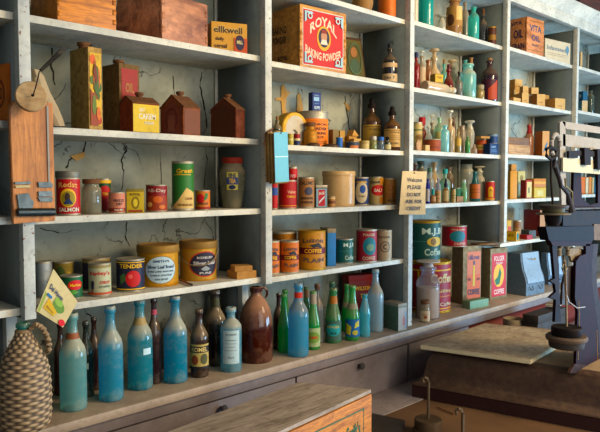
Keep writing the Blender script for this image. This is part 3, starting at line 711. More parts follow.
g.bm.faces.new(vs[0]); g.bm.faces.new(vs[-1]); bmesh.ops.recalc_face_normals(g.bm, faces=g.bm.faces[:]); g.build('bag', t, ang=25)
# seed packet
c = onY(57, 298, -.035); t = T('seed_packet', 'tilted cream seed packet with green vegetables pinned to the shelf edge', 'packet', c)
A_, B_, C_, D_ = [onY(u, v, -.036)-c for u, v in ((36.5, 311), (63, 327.5), (77.5, 301.5), (53.5, 269))]
g = G(); g.prism([A_, B_, C_, D_], (0, .004, 0), PAPER('#c9b98a', '#8f7c4c', 30))
def pkf(x, y, l):       # x -1..1 along bottom edge A->B, y 0..1 upwards
    s = x+.5; return A_.lerp(B_, s).lerp(D_.lerp(C_, s), y)+Vector((0, -l, 0))
art(g, [('p', [(-.95, .02), (-.8, .02), (-.8, .45), (-.95, .5)], '#8a9a4a'), ('e', .15, .42, .42, .16, '#5d8238'), ('e', .05, .52, .3, .1, '#86a64c'), ('p', [(-.7, .15), (.1, .12), (.2, .26), (-.6, .42)], '#c8a02c'), ('p', [(-.6, .2), (.0, .16), (.0, .2), (-.55, .26)], '#9a7a1c'),
        ('r', -.8, .44, -.45, .5, '#2c6a9a'), ('t', 'Del Haven', -.32, .66, 1.0, .12, '#2a3a5a'), ('e', .75, .10, .22, .1, '#c8323a')], 1, 1, pkf, None, .25)
g.build('printed_packet', t)
# blue note pad on the second post
c = onY(277, 158, -.075); t = T('note_pad', 'light blue hanging note pad with thick brown page edges on the second post', 'note pad', c)
hp('cover', [(274, 132.5), (287.5, 132), (289, 181.5), (275.5, 182.5)], -.10, .002, P('#6fb0c4', .2), t)
g = G(); q = [onY(u, v, -.098)-c for u, v in ((274, 132.5), (287.5, 132), (289, 181.5), (275.5, 182.5))]
n = 9
for i in range(n):
    y0 = .0062*i; dz = random.uniform(-.006, .004)
    g.prism([p+Vector((random.uniform(-.002, 0), y0, dz)) for p in q], (0, .0052, 0), PAPER(['#9a7a48', '#6e4e28', '#b08e58'][i % 3], '#4a3018', 50))
g.build('pages', t)
hp('cover_line', [(274.9, 156.3), (288.2, 156), (288.25, 157), (274.95, 157.3)], -.1015, .001, P('#bfe0e4', .1), t)
g = G(); g.tube([onY(281, 133.5, -.103)-c, onY(281, 131, -.09)-c, onY(276, 129, -.05)-c, onY(272, 130, -.034)-c], .002, M_BLACK, 8); g.tube([onY(273, 129, -.034)-c, onY(267, 133, -.06)-c, onY(264, 145, -.06)-c], .004, M_RUST, 8); g.build('hook', t)
# credit sign
c = onY(412.5, 193, -.04); t = T('paper_sign', 'aged paper sign asking customers not to ask for credit, nailed to the third post', 'sign', c)
q = [onY(u, v, -.045)-c for u, v in ((399, 214.5), (425.5, 214.5), (427, 171.5), (402.5, 171))]
g = G(); nx, ny = 8, 8; top = {}
def sgf(x, y, l):
    s = x+.5; p = q[0].lerp(q[1], s).lerp(q[3].lerp(q[2], s), y); return p+Vector((0, -l-.004*sin(s*5)*sin(y*3), 0))
for k in range(2):
    for i in range(nx+1):
        for j in range(ny+1): top[k, i, j] = g.bm.verts.new(sgf(i/nx-.5, j/ny, -.0015*k))
pm = PAPER('#c8ad80', '#8c6c42', 12)
for i in range(nx):
    for j in range(ny):
        for k in range(2): g.bm.faces.new([top[k, i, j], top[k, i+1, j], top[k, i+1, j+1], top[k, i, j+1]])
for f in g.bm.faces: f.material_index = g.mi(pm)
IK = '#4a4034'
art(g, [('t', 'Welcome', 0, .80, 1.3, .10, IK), ('t', 'PLEASE', 0, .63, 1.15, .095, IK), ('t', 'DO NOT', 0, .46, 1.15, .09, IK), ('t', 'ASK FOR', 0, .30, 1.35, .09, IK), ('t', 'CREDIT', 0, .14, 1.1, .09, IK)], 1, 1, sgf, None, .15, .0009)
g.build('sign_sheet', t)
g = G(); p = onY(414, 173, -.047)-c; g.tube([p, p+Vector((0, -.006, 0))], .003, M_BLACK, 8); g.build('nail', t)
# torn strip of wallpaper hanging diagonally in the first bay
c = onY(54, 60, .15); g = G(); g.prism([onY(u, v, .18)-c for u, v in ((68, 47), (66, 51), (43, 71), (39, 73), (41, 69), (62, 48))], (0, .012, 0), WOOD('#4c4438', '#241e16', 9))
tag(g.build('paper_shred', None, c), 'dark diagonal torn wallpaper brace under the top shelf behind the tall rusty tin', 'shred')

# ================================================================== things on the shelves
W_, K_, CR, RD, YL, NV, GN = '#d8d0b8', '#1d1a1c', '#cdbb8c', '#a82018', '#d8a824', '#1a2244', '#1f5a34'
MWC = WOOD('#d0823a', '#7c421a', 8, 0, .6, 10); MWD = WOOD('#5a3218', '#24120a', 7, 0, .6, 8); MWR = WOOD('#c48660', '#54281c', 6, 0, .6, 3)
# ---- far left bay
box('biscuit_tin', 'orange printed tin box at the left edge of the photo behind the wooden board', -14, 8, 11.5, 63, 3, P('#b8621c', .7), dyc=.04, phi=12, side=[('r', -.9, .05, .9, .95, '#c06a20'), ('o', .2, .5, .5, .25, .25, '#7a3410'), ('t', 'OLD', .2, .5, .6, .2, '#6a2a0c')], wear=.6)
# ---- first bay, top shelf: crates
G1 = 'wooden crates on the upper shelf of the first bay'
box('wooden_crate', 'orange dovetailed wooden crate at the left of the top shelf, bright front', 31, 57.5, 116, -16, 2, MWC, kind='crate', dyc=.012, phi=-3, group=G1)
box('wooden_crate', 'pinkish stained box-jointed crate in the middle of the top shelf with dark side', 117, 162, 207.5, -10, 2, MWR, kind='crate', dyc=.014, phi=6, group=G1)
box('printed_carton', 'flat orange printed carton at the right of the top shelf beside the stained crate', 209, 211.5, 247, 21, 2, '#b8873c', dyc=.055, phi=-22, D=.10, front=[('r', -1, 0, 1, 1, '#bd8a3e'), ('t', 'ellkwell', -.1, .77, 1.6, .22, '#c8b070'), ('t', 'ellkwell', -.08, .75, 1.6, .22, '#4a3218'), ('t', 'daily', -.55, .42, .5, .15, '#3a2414'), ('t', 'cereal', -.5, .2, .7, .14, '#3a2414'), ('r', .25, .0, 1, .5, '#b04a20'), ('e', .58, .34, .26, .26, '#2a2038'), ('t', 'MILL', .58, .36, .34, .12, '#d8c890')])
# ---- first bay, second shelf
def flask(name, label, u0, uc, u1, vt, S, side, front, dyc=.03, phi=0, cap=.5, capw=.018, caph=.02, fr=(), sd=(), group=None, handle=False):
    b = place_box(u0, uc, u1, vt, S, dyc, phi); t = T(name, label, 'tin can', b.loc, b.rz, group); W, D, H = b.W/2, b.D/2, b.H
    g = G(); g.box(-W, W, -D, D, 0, H, side, .004); g.build('tin_body', t)
    l = G(); art(l, [('r', -.80, .05, .80, .93, front)]+list(fr), 2*W, H, facef(b, 0, .0006), None, .75); l.build('front_label', t)
    if sd: l = G(); art(l, sd, 2*D, H, sidef(b, 0, .0006), None, .5); l.build('side_label', t)
    y = D*(1-2*cap)*1.0
    k = G(); k.lathe([(0, H), (capw*.8, H), (capw*.8, H+caph*.5), (capw, H+caph*.55), (capw, H+caph), (0, H+caph)], M_RUST, 18, (-W*.2, y*-.6, 0)); k.build('spout_cap', t)
    if handle: k = G(); k.tube([(W*.2, -D*.4, H), (W*.35, -D*.4, H+.014), (W*.7, -D*.4, H+.016), (W*.9, -D*.4, H)], .0022, M_IRON, 8); k.build('handle', t)
M_OLD = METAL('#a8864c', '#3c2210', .85, .5, .1)
flask('oil_tin', 'tall rusty rectangular tin with a yellow and green picture label', 69.5, 88, 102, 46, 3, M_OLD, '#c8a020', .02, 4, .5, .022, .02, handle=True,
      fr=[('e', -.4, .85, .4, .06, '#c85a20'), ('e', .5, .52, .35, .06, '#3a5a24'), ('e', -.5, .6, .3, .05, '#4a6a2c'), ('e', .5, .12, .3, .05, '#a83a18'), ('e', .1, .42, .5, .05, '#7a4414'), ('p', [(-.8, .05), (.3, .05), (-.2, .4), (-.8, .5)], '#8a3a18'), ('e', .1, .62, .5, .16, '#b85a18'), ('p', [(-.3, .5), (.5, .35), (.3, .75), (-.1, .8)], '#3a5a24'), ('e', -.3, .3, .3, .12, '#5a6a24'), ('e', .3, .2, .3, .08, '#c86a20'), ('p', [(-.4, .7), (0, .55), (.2, .62), (-.1, .85)], '#6a2814')])
flask('oil_tin', 'tall blackened rectangular tin with a red front, right of the yellow label tin', 102, 119, 139.5, 62.5, 3, METAL('#6e5430', '#1e120a', .8, .6, .1), '#8e2018', .10, 4, .5, .02, .018,
      fr=[('r', -.75, .1, .75, .85, '#8e241c'), ('t', 'OIL', 0, .66, .8, .14, '#9a6a30')])
def gable(label, u0, uc, u1, vpeak, veave, mat, fr=(), gsd=(), dyc=.03, phi=0, cap=True, roofm=None):
    b = place_box(u0, uc, u1, veave, 3, dyc, phi); Dd = (Vector((b.loc[0], b.loc[1]))-Vector((0, -1.95))).length
    H = b.H; HP = zat((u0+uc)/2, vpeak, Dd)-b.loc[2]; W, D = b.W/2, b.D/2
    t = T('gabled_tin', label, 'tin can', b.loc, b.rz, 'house-shaped tins on the second shelf')
    g = G(); g.prism([(-W, -D, 0), (-W, D, 0), (-W, D, H), (-W, 0, HP), (-W, -D, H)], (2*W, 0, 0), mat); bmesh.ops.bevel(g.bm, geom=g.bm.edges[:], offset=.002, segments=1, affect='EDGES'); g.build('tin_body', t)
    r = G(); r.prism([(-W-.001, -D-.002, H), (-W-.001, 0, HP+.001), (-W-.001, D+.002, H), (-W-.001, D+.002, H+.003), (-W-.001, 0, HP+.004), (-W-.001, -D-.002, H+.003)], (2*W+.002, 0, 0), roofm or M_RUST); r.build('roof', t)
    if fr: l = G(); art(l, fr, 2*W, H, facef(b, 0, .0006), None, .5); l.build('front_label', t)
    if gsd: l = G(); art(l, gsd, 2*D, HP, sidef(b, 0, .0006), None, .5); l.build('gable_label', t)
    if cap: k = G(); k.lathe([(0, HP), (.011, HP-.003), (.011, HP+.008), (.015, HP+.009), (.015, HP+.018), (0, HP+.018)], M_RUST, 16); k.build('spout_cap', t)
M_BR = METAL('#84381c', '#2e140a', .8, .55, .1)
gable('small house-shaped tin with a bright yellow front, leftmost of the three', 119.5, 132.5, 159.5, 97.5, 102.5, M_BR,
      [('r', -.96, .02, .96, .97, '#c8a818'), ('t', 'SAY', -.3, .78, .4, .13, W_), ('t', 'CAKEM', .05, .56, 1.25, .2, W_), ('t', 'SUGAR', .2, .34, .7, .1, W_)], dyc=.012, phi=0)
gable('brown house-shaped tin with a paler bordered gable, between the yellow one and the darkest one', 160, 183.5, 200.5, 96.5, 107, METAL('#84482a', '#3a1a0c', .8, .55, .1),
      [('r', -.9, .05, .9, .95, '#6a3c24')], [('p', [(-.75, .03), (.75, .03), (.75, .62), (0, .85), (-.75, .62)], '#7c4234'), ('o', .0, .4, .5, .28, .12, '#5a2a1e'), ('p', [(-.3, .1), (.3, .1), (.25, .5), (-.25, .5)], '#8a5844')], dyc=.02, phi=12)
gable('dark rust-brown house-shaped tin, rightmost of the three', 210.5, 236, 245, 99, 109, METAL('#5e2a14', '#1c0c06', .85, .6, .1), (), [('p', [(-.8, .06), (.8, .06), (.8, .68), (0, .9), (-.8, .68)], '#4a2414')], dyc=.03, phi=15, cap=True)
# ---- first bay, third shelf: cans and jars
G2 = 'old cans and jars on the middle shelf of the first bay'
can('salmon_jar', 'red salmon can with grey lid and a yellow picture disc, nearest the wooden board', 55.5, 80.5, 171, 4, '#a8160f', [('e', 0, .46, .52, .27, YL), ('e', .02, .44, .42, .22, '#8a7a2c'), ('e', -.05, .48, .16, .13, '#3a2a20'), ('p', [(-.3, .28), (.3, .28), (.1, .42), (-.1, .42)], '#1e3050'), ('t', 'Redst', .0, .85, 1.2, .16, '#d89a5a', .03), ('t', 'SALMON', .05, .12, 1.3, .12, W_)], dy=.05, lid=METAL('#7a766a', '#3c2c1c', .5), lidh=.14, group=G2)
bottle('glass_jar', 'dusty empty glass jar with a rusty lid right of the red salmon can', 'jar', 81.5, 101.5, 179, 4, GLASS('#a8a890', .6, .55), dy=.07, stopper='cap', smat=M_RUST, sh=.1, group=G2, cat='jar')
can('tomato_can', 'green and red tomato can standing behind the rusty-lidded jar', 96, 111, 178.5, 4, '#1c4a2c', [('r', -1, .0, 1, .5, '#8e1810'), ('e', .2, .62, .6, .2, '#b02818'), ('t', 'TOMATO', .3, .55, .8, .1, YL), ('r', -1, .9, 1, 1, YL)], dy=.17, group=G2)
can('milk_can', 'small salmon-pink can with black lettering on the middle shelf', 108.5, 125.5, 192, 4, '#b8745a', [('t', 'FREEZE', .2, .62, 1.0, .14, K_), ('t', 'DRY', .25, .44, .6, .13, K_), ('r', -1, .05, 1, .22, '#7e2a1e'), ('t', 'OLD MILK', .2, .13, .9, .08, W_)], dy=.06, group=G2)
box('spice_tin', 'small square yellow tin with a knob, left of the maroon can', 124, 126.5, 144, 189, 4, '#b59a24', dyc=.04, phi=-28, D=.035, kind='tin', lidm=METAL('#8a7a3a', '#4a3010', .6), front=[('o', 0, .48, .45, .3, .3, '#7a6414'), ('t', 'ROYAL', 0, .88, 1.2, .12, '#5a4410'), ('e', 0, .48, .25, .18, '#d0b848'), ('r', -.8, .04, .8, .14, '#8a3a18')], group=G2, cat='tin')
can('coffee_can', 'maroon can with pale lettering and orange marks, left of the tall green can', 145.7, 167.5, 184.5, 4, '#7c1a1c', [('r', -1, 0, 1, .6, '#8a3618'), ('t', 'All-Day', -.0, .8, 1.5, .18, '#b8a090'), ('e', .1, .45, .35, .14, '#b85a24'), ('e', -.5, .25, .2, .1, '#c89a60'), ('e', .4, .15, .25, .08, '#c06a30')], dy=.06, group=G2)
can('grapefruit_can', 'tall green can with gold script and cream lower corner', 171.5, 194, 161, 4, '#2c6a28', [('p', [(-1, .0), (1, 0), (1, .34), (.25, .46), (-.35, .18), (-1, .0)], '#c8a868'), ('t', 'Green', .15, .84, 1.2, .11, YL, 0, .02), ('r', -.6, .745, .6, .76, YL), ('t', 'CIDER', .45, .22, .6, .05, '#7a4a20'), ('t', 'SPRING', .2, .08, 1.1, .05, '#7a4a20')], dy=.06, group=G2)
can('relish_can', 'small orange can with a red tomato and green leaf beside the tall green can', 195, 210.3, 190, 4, '#b86a30', [('e', -.25, .58, .45, .27, '#b0201a'), ('p', [(.1, .45), (.5, .6), (.6, .85), (.3, .9)], '#2f6a30'), ('t', 'APRICOT', .0, .3, 1.2, .12, K_), ('r', -1, .0, 1, .12, '#8e2418')], dy=.06, group=G2)
bottle('display_jar', 'tall dusty glass display jar with a red lid at the end of the middle shelf', 'urn', 219, 245.5, 157.5, 4, GLASS('#8e8a6e', .55, .6), dy=.11, stopper='cap', smat=METAL('#8a2c1a', '#3c160c', .6, .5, .2), sh=.09, lab=[('r', -1, .3, 1, .7, '#2c3a6a'), ('t', 'FINE', 0, .82, 1.3, .22, NV), ('t', 'TEA', 0, .5, 1.2, .26, YL), ('e', 0, .15, .6, .12, NV)], lcol='#b8a850', lz=(.4, .78), lw=.42, group=G2, cat='jar')
# ---- first bay, fourth shelf
G3 = 'cans and pails on the fourth shelf of the first bay'
can('silver_can', 'plain silver can behind the tilted seed packet', 34.5, 52.5, 260, 5, METAL('#9aa0a0', '#5a4c38', .4), [], vb=298, group=G3)
can('foil_top_tin', 'crumpled gold-green tin behind the small green can', 54, 74, 260, 5, METAL('#8a7434', '#3c4424', .7, .5, .3), [('e', -.3, .6, .4, .3, '#4a5a2c'), ('e', .4, .4, .3, .3, '#a88a3c')], vb=288, group=G3)
can('vegetable_can', 'small green can with a red emblem next to the seed packet', 60, 83, 273.5, 5, '#15502c', [('e', .3, .62, .55, .24, '#b8281c'), ('t', 'Market', .3, .62, .8, .14, YL), ('p', [(-.2, .1), (.5, .25), (.2, .4), (-.5, .3)], '#4c8a34')], vb=299.5, group=G3)
can('dark_blue_can', 'dark navy can half hidden behind the beige figure can', 82, 111, 255.5, 5, '#1c2440', [('r', -1, .9, 1, 1, '#8a7440')], vb=291, group=G3)
can('syrup_can', 'pale green-grey can with red lettering and a small standing figure', 88, 111.5, 261, 5, '#a9a886', [('r', -1, .9, 1, 1, '#8a7c50'), ('t', "Ripley's", .0, .72, 1.5, .16, '#b02a22', .02), ('e', -.5, .42, .12, .07, '#3a3038'), ('p', [(-.6, .2), (-.4, .2), (-.38, .4), (-.62, .4)], NV), ('p', [(-.56, .08), (-.44, .08), (-.46, .2), (-.54, .2)], '#8a2a20'), ('t', 'SYRUP', .35, .42, .7, .1, '#b02a22'), ('t', 'STUFFED', .35, .28, .8, .07, '#4a5a54'), ('r', -1, .02, 1, .09, '#b04a30')], vb=297, group=G3)
can('tomato_can', 'navy can with a big red tomato and yellow lettering', 116, 145, 256.5, 5, '#161a30', [('e', .15, .4, .42, .28, '#b01c24'), ('e', .0, .48, .12, .08, '#d05a50'), ('p', [(-.55, .2), (-.25, .35), (-.3, .6), (-.6, .5)], '#3c5a2c'), ('t', 'TENDER', .05, .83, 1.3, .14, YL), ('r', -1, .03, 1, .07, YL), ('r', -1, .94, 1, .97, YL)], vb=292.5, group=G3)
MG = METAL('#b5822c', '#5a3210', .6, .4, .5)
can('lard_pail', 'gold lard pail with a large pale blue oval label', 137, 179, 242, 5, MG, [('e', .12, .5, .62, .46, '#8a6a28'), ('e', .12, .5, .59, .43, '#a9bcc0'), ('t', "SMITH'S", .12, .78, .6, .08, '#2a3a5a'), ('t', 'Silver Leaf Brand', .12, .6, 1.0, .11, '#2a3a5a'), ('t', 'PURE LARD AND FINE', .12, .45, .95, .055, '#3a4a5a'), ('t', 'TABLE GOODS', .12, .33, .8, .055, '#3a4a5a'), ('t', 'TIN BOX', .12, .2, .5, .06, '#3a4a5a')], vb=287.5, metal=MG, lid=METAL('#94703a', '#4a2c14', .6, .45, .5), lidh=.17, group=G3, cat='pail')
t, s = can('lard_pail', 'gold pail with a dark red-edged oval label and wire handle', 179.5, 217, 238.5, 5, METAL('#a8843a', '#6a2c12', .6, .4, .5), [('e', .3, .52, .68, .44, '#a83a20'), ('e', .3, .52, .64, .40, '#1e1a2a'), ('t', 'ROXBURY', .3, .74, .7, .08, '#b8b4b0'), ('t', 'Silver Leaf', .3, .56, 1.0, .12, '#b8b4b0'), ('p', [(.1, .36), (.3, .46), (.5, .36), (.4, .3), (.2, .3)], '#8a9090'), ('t', 'PURE', .3, .22, .5, .07, '#b8b4b0')], vb=281.5, metal=MG, lid=METAL('#8a6a3a', '#4a2c14', .6, .45, .5), lidh=.17, group=G3, cat='pail')
g = G(); R, H = s.r, s.h; g.tube([((R+.004)*sin(a), -(R+.006)*cos(a), H*(.78-.38*sin((a+1.45)/2.9*pi)**.8 if -1.45 < a < 1.45 else .78)) for a in [-1.45+2.9*i/16 for i in range(17)]], .0022, METAL('#8a7a58', '#3a2c18', .4), 6); g.build('wire_handle', t)
p1 = onZ(180, 280, 1.222); p2 = onZ(191, 284.5, 1.222); g = G(); g.tube([p1, p2], .0045, M_CORK, 8); g.tube([p2, p2+(p2-p1)*.08], .0047, P(K_, 0), 8); tag(g.build('pencil_stub'), 'short wooden stub lying in front of the gold pails', 'stub')
MCB = PAPER('#a87a40', '#6a4420')
box('cigar_box', 'flat open cardboard box lying at the right end of the fourth shelf, lower one', 215, 237, 256.5, 272, 5, MCB, vb=279.5, phi=-28, D=.08, group='flat cardboard boxes on the fourth shelf')
box('cigar_box', 'flat cardboard lid resting tilted on the lower flat box behind the wire-handled pail', 217, 235, 252.5, 266.5, 5, MCB, dyc=.03, phi=-26, z0=1.242, D=.07, group='flat cardboard boxes on the fourth shelf')

# ---- counter, first bay
def blue(c='#2f86a0'): return GLASS(c, .5, .7, .14, '#a89f86')
BLU = 'empty blue glass bottles on the counter in the first bay'
# demijohn in wicker
s = solve(-4, 52.5, 318, 6, vb=427); k_ = (-.042-CAM.y)/(s.y-CAM.y); s.x *= k_; s.y = -.036; s.D *= k_; s.r *= k_
t = T('wicker_demijohn', 'large wicker-covered demijohn with a looped handle at the left end of the counter', 'demijohn', (s.x, s.y, CT), s.face)
R = s.r; HT = min(zat(19, 309, s.D)-CT, 1.186-CT); HS = zat(24, 350, s.D-R*.5)-CT
g = G(); VC = []; n = 156; rows = 186; prof = [(0, .80), (.04, .92), (.12, .98), (.3, 1), (.48, .98), (.58, .92), (.67, .80), (.75, .64), (.82, .47), (.88, .34), (.915, .27)]
def pr(zz):
    for (a, ra), (b, rb) in zip(prof, prof[1:]):
        if a <= zz <= b: k = (zz-a)/(b-a); return ra+(rb-ra)*k
    return prof[-1][1]
ring = []
for j in range(rows+1):
    zz = j/rows*.915; row = j/rows*27; rr = pr(zz)*R
    env = abs(sin(pi*row))**.6; r = []
    for i in range(n):
        th = 2*pi*i/n; w = cos(th*10+pi*int(row)); k = rr+.0018*w*env+.0012*env-.002; VC.append(max(0, min(1, (.72+.6*w)*min(1, env*1.1))))  # vertex value darkens gaps and sunk strands, their shade put into the colour
        r.append(g.bm.verts.new((k*cos(th), k*sin(th), zz*HT)))
    ring.append(r)
wm = N('wicker'); wa = wm.noise(40, 4); ge = wm.n.new('ShaderNodeNewGeometry')
at_ = wm.n.new('ShaderNodeAttribute'); at_.attribute_name = 'weave_shade'
wm.set(Base_Color=wm.mix(at_.outputs['Fac'], '#2c1e14', wm.mix(wa, '#8c7054', '#bca27c')), Roughness=.7)
hm = N('wicker_cord'); hm.set(Base_Color=hm.mix(hm.noise(90, 4), '#5c4430', '#a08460'), Roughness=.7)
for r1, r2 in zip(ring, ring[1:]):
    for i in range(n): f = g.bm.faces.new([r1[i], r1[(i+1) % n], r2[(i+1) % n], r2[i]]); f.material_index = g.mi(wm.m)
f = g.bm.faces.new(ring[0][::-1]); f.material_index = g.mi(wm.m); wc = g.build('wicker_cover', t, ang=80); at2 = wc.data.attributes.new('weave_shade', 'FLOAT', 'POINT'); at2.data.foreach_set('value', VC)
g = G(); rn = R*.24; g.lathe([(rn*.9, HT*.80), (rn*.92, HT*.95), (rn*1.12, HT*.955), (rn*1.12, HT*.985), (rn*1.0, HT*1.0), (rn*.7, HT*1.0), (rn*.7, HT*.9)], GLASS('#3f8f80', .5, .3), 24); g.build('glass_neck', t)
g = G(); g.tube([(rn*cos(a), rn*sin(a), HT*.92) for a in [2*pi*i/16 for i in range(16)]], .006, hm.m, 8, True); g.build('neck_ring', t)
g = G(); hp_ = [(rn*.9, -.01, HT*.93), (R*.45, -.02, HT*.985), (R*.68, -.02, HT*.95), (R*.86, -.02, HT*.86), (R*.92, -.015, HT*.76), (R*.86, -.01, HT*.68)]
q = []
for a, b in zip(hp_, hp_[1:]):
    for k in range(6): q.append(Vector(a).lerp(Vector(b), k/6))
q = [v+Vector((.0025*cos(i*1.9), .0025*sin(i*1.9), 0)) for i, v in enumerate(q)]
g.tube(q, .0075, hm.m, 8); g.build('handle', t)

bottle('blue_bottle', 'tall pale blue-green dusty bottle, first right of the wicker demijohn', 'beer', 58.5, 86.3, 313, 6, blue('#7ab8b4'), vb=413, group=BLU, foil=(.74, .80, '#8a5030'), lab=[], lcol=None, turn=.1)
bottle('brown_bottle', 'reddish brown bottle just behind the bottle nearest the demijohn', 'beer', 53, 67, 322, 6, GLASS('#3c1810', .25, .45), vb=396, group='dark bottles along the wall side of the counter')
bottle('dark_green_bottle', 'dark green bottle behind the first blue bottle', 'beer', 78, 93.5, 321, 6, GLASS('#16241c', .25, .45), vb=398, group='dark bottles along the wall side of the counter', lab=[], lcol='#b8b09a', lz=(.38, .46), lw=.3)
bottle('brown_bottle', 'dark red-brown bottle between the first and second blue bottles', 'beer', 87, 100.5, 317, 6, GLASS('#2c1210', .25, .4), vb=391, group='dark bottles along the wall side of the counter')
bottle('blue_bottle', 'clear sky blue bottle with a dusty shoulder, second from the demijohn', 'beer', 97.7, 122.7, 306, 6, blue('#46a8c4'), vb=403, group=BLU)
bottle('blue_bottle', 'blue bottle with scraps of neck label and a white scrap, third from the demijohn', 'beer', 127, 152.3, 299, 6, blue('#3a9cac'), vb=391.5, group=BLU, foil=(.72, .80, '#9a8458'), lab=[], lcol='#b8d0d4', lz=(.40, .47), lw=.35, turn=.6)
bottle('brown_bottle', 'black-brown bottle with a pink neck scrap between two blue bottles', 'beer', 146.5, 161, 297, 6, GLASS('#24161a', .2, .4), vb=385, group='dark bottles along the wall side of the counter', foil=(.80, .86, '#a84a5a'))
bottle('blue_bottle', 'deep turquoise bottle beside the small labelled beer bottle, fourth from the demijohn', 'beer', 163.3, 187, 296, 6, blue('#329cbc'), vb=384.5, group=BLU)
bottle('beer_bottle', 'small dark brown bottle with a worn gold label', 'beer', 190, 208.3, 309, 6, GLASS('#2c1a14', .2, .5), vb=378.5, lab=[('r', -1, .66, 1, .92, K_), ('t', 'KOMEL', 0, .79, 1.4, .18, '#c8b070'), ('e', -.4, .36, .3, .2, '#7a3a20'), ('e', .4, .4, .3, .22, '#4a4a2a'), ('r', -1, 0, 1, .1, K_)], lcol='#a89458', lz=(.14, .50), lw=1.35)
bottle('dark_bottle', 'tall black bottle with a dusty shoulder behind the small beer bottle', 'beer', 205, 226, 290, 6, GLASS('#14100c', .1, .75), vb=367, group='dark bottles along the wall side of the counter', foil=(.78, .90, '#3a3c24'))
bottle('stoneware_jug', 'dusty brown round jug in the shadow behind the turquoise bottle', 'jug', 156, 195, 318, 6, P('#6e5a42', .6, .5), dy=.225, cat='jug')
bottle('dark_demijohn', 'large dark glass demijohn in the shadow at the back of the counter', 'round', 202, 227, 291, 6, GLASS('#1a1512', .1, .7), dy=.225, cat='demijohn')
bottle('medicine_bottle', 'light blue square-shouldered bottle with a pale paper label', 'square', 220.4, 241.6, 307, 6, blue('#68b0c4'), vb=373, lab=[('t', 'RICHMON', 0, .88, 1.2, .06, '#6a7478'), ('r', -.6, .7, .6, .72, '#6a7478'), ('r', -.6, .6, .6, .62, '#8a9090'), ('r', -.6, .5, .5, .52, '#8a9090'), ('r', -.6, .4, .6, .42, '#8a9090'), ('t', 'No 4', 0, .2, .6, .06, '#6a7478')], lcol='#a8bcbc', lz=(.14, .66), lw=.85, wear=.25)
t, s = bottle('glass_jug', 'big amber-brown glass jug with a small ring handle', 'jug', 239.5, 272.7, 286.5, 6, GLASS('#42160e', .25, .85, .1, '#967058'), vb=364.5, fill=None, cat='jug')
g = G(); R, H = s.r, s.h; g.tube([(R*.32, 0, H*.975), (R*.52, 0, H*.985), (R*.66, 0, H*.94), (R*.66, 0, H*.885), (R*.55, 0, H*.845)], R*.075, GLASS('#42160e', .25, .85, .1, '#967058'), 10); g.build('handle', t)

# ---- counter, second bay
GB = 'soda bottles on the counter in the second bay'; g1, g2 = GLASS('#22a848', .4, .5), GLASS('#34945c', .4, .6)
bottle('brown_bottle', 'dark red-brown bottle at the left end of the second bay group', 'beer', 273, 284, 293, 6, GLASS('#34141a', .2, .4), vb=350, group=GB)
bottle('green_bottle', 'bright green bottle whose top shows behind the leftmost green bottle', 'pop', 279, 291, 289.5, 6, g1, dy=.17, group=GB)
bottle('green_bottle', 'bright green plain bottle left of the blue bottle with a red dot', 'pop', 277.5, 290, 294, 6, g1, vb=353.5, group=GB)
bottle('blue_bottle', 'tall light blue bottle with a red round sticker on its neck', 'beer', 288, 308.7, 283, 6, GLASS('#50a8cc', .45, .5), vb=359, group=GB, lab=[('e', 0, .5, .9, .5, '#b83a30')], lcol='#a84038', lz=(.80, .88), lw=.5)
bottle('green_bottle', 'olive green bottle with a brown neck wrapper behind the blue one', 'pop', 301, 312, 287, 6, g2, dy=.15, group=GB, foil=(.80, .95, '#7a5a3c'))
bottle('green_bottle', 'light green bottle with a worn cream body label and foil neck', 'pop', 306.3, 320.2, 291, 6, g1, vb=350.5, group=GB, foil=(.78, .96, '#9a8c78'), lab=[('e', 0, .5, .8, .3, '#6a8a3c'), ('t', 'LIME', 0, .5, 1.0, .16, '#b04a30')], lcol='#9aa878', lz=(.06, .38), lw=1.4)
bottle('grey_bottle', 'dusty grey clear bottle behind the bright green ones', 'beer', 311, 324, 283.5, 6, GLASS('#7a8488', .5, .6), vb=344, group=GB, foil=(.90, .99, '#5a4030'))
bottle('green_bottle', 'green bottle whose neck shows behind the blue-label bottle', 'pop', 326, 338, 281.5, 6, g2, dy=.16, group=GB, foil=(.86, .96, '#3a5a4a'))
bottle('green_bottle', 'green bottle with an orange neck label and dark blue-green body label', 'pop', 325.5, 341.3, 288, 6, GLASS('#2c9450', .4, .6), vb=344, group=GB, foil=(.72, .86, '#a8682c'), lab=[('e', 0, .55, .7, .3, '#2c8a8a'), ('t', 'GINGER', 0, .7, 1.2, .12, '#b0a860'), ('t', 'ALE', 0, .4, .6, .13, '#1a2a2a')], lcol='#3a5a4a', lz=(.05, .42), lw=1.4)
bottle('green_bottle', 'slim bright green bottle directly left of the map-label bottle', 'pop', 341.5, 352, 284, 6, g1, dy=.12, group=GB, foil=(.52, .62, '#8a7a60'))
bottle('green_bottle', 'bright green bottle with a blue and yellow map-like label', 'pop', 345.3, 359.7, 285.3, 6, g1, vb=341.5, group=GB, foil=(.58, .68, '#8a8468'), lab=[('p', [(-.8, .2), (-.2, .1), (-.1, .6), (-.7, .8)], '#b8a83c'), ('p', [(.2, .5), (.8, .6), (.7, .95), (.3, .8)], '#b8b04c'), ('e', .3, .25, .3, .14, '#a8a040')], lcol='#1c5a8c', lz=(.08, .40), lw=1.4)
bottle('soda_bottle', 'short pale aqua contour bottle right of the green bottles', 'coke', 359, 370.7, 294, 6, GLASS('#64c4cc', .4, .45), vb=337.5, group=GB)
bottle('clear_bottle', 'tall dusty clear bottle beside the small rusty tin boxes', 'beer', 367.3, 383.7, 269, 6, GLASS('#a4c4cc', .45, .7, .15, '#a08c70'), vb=332.5, group=GB)
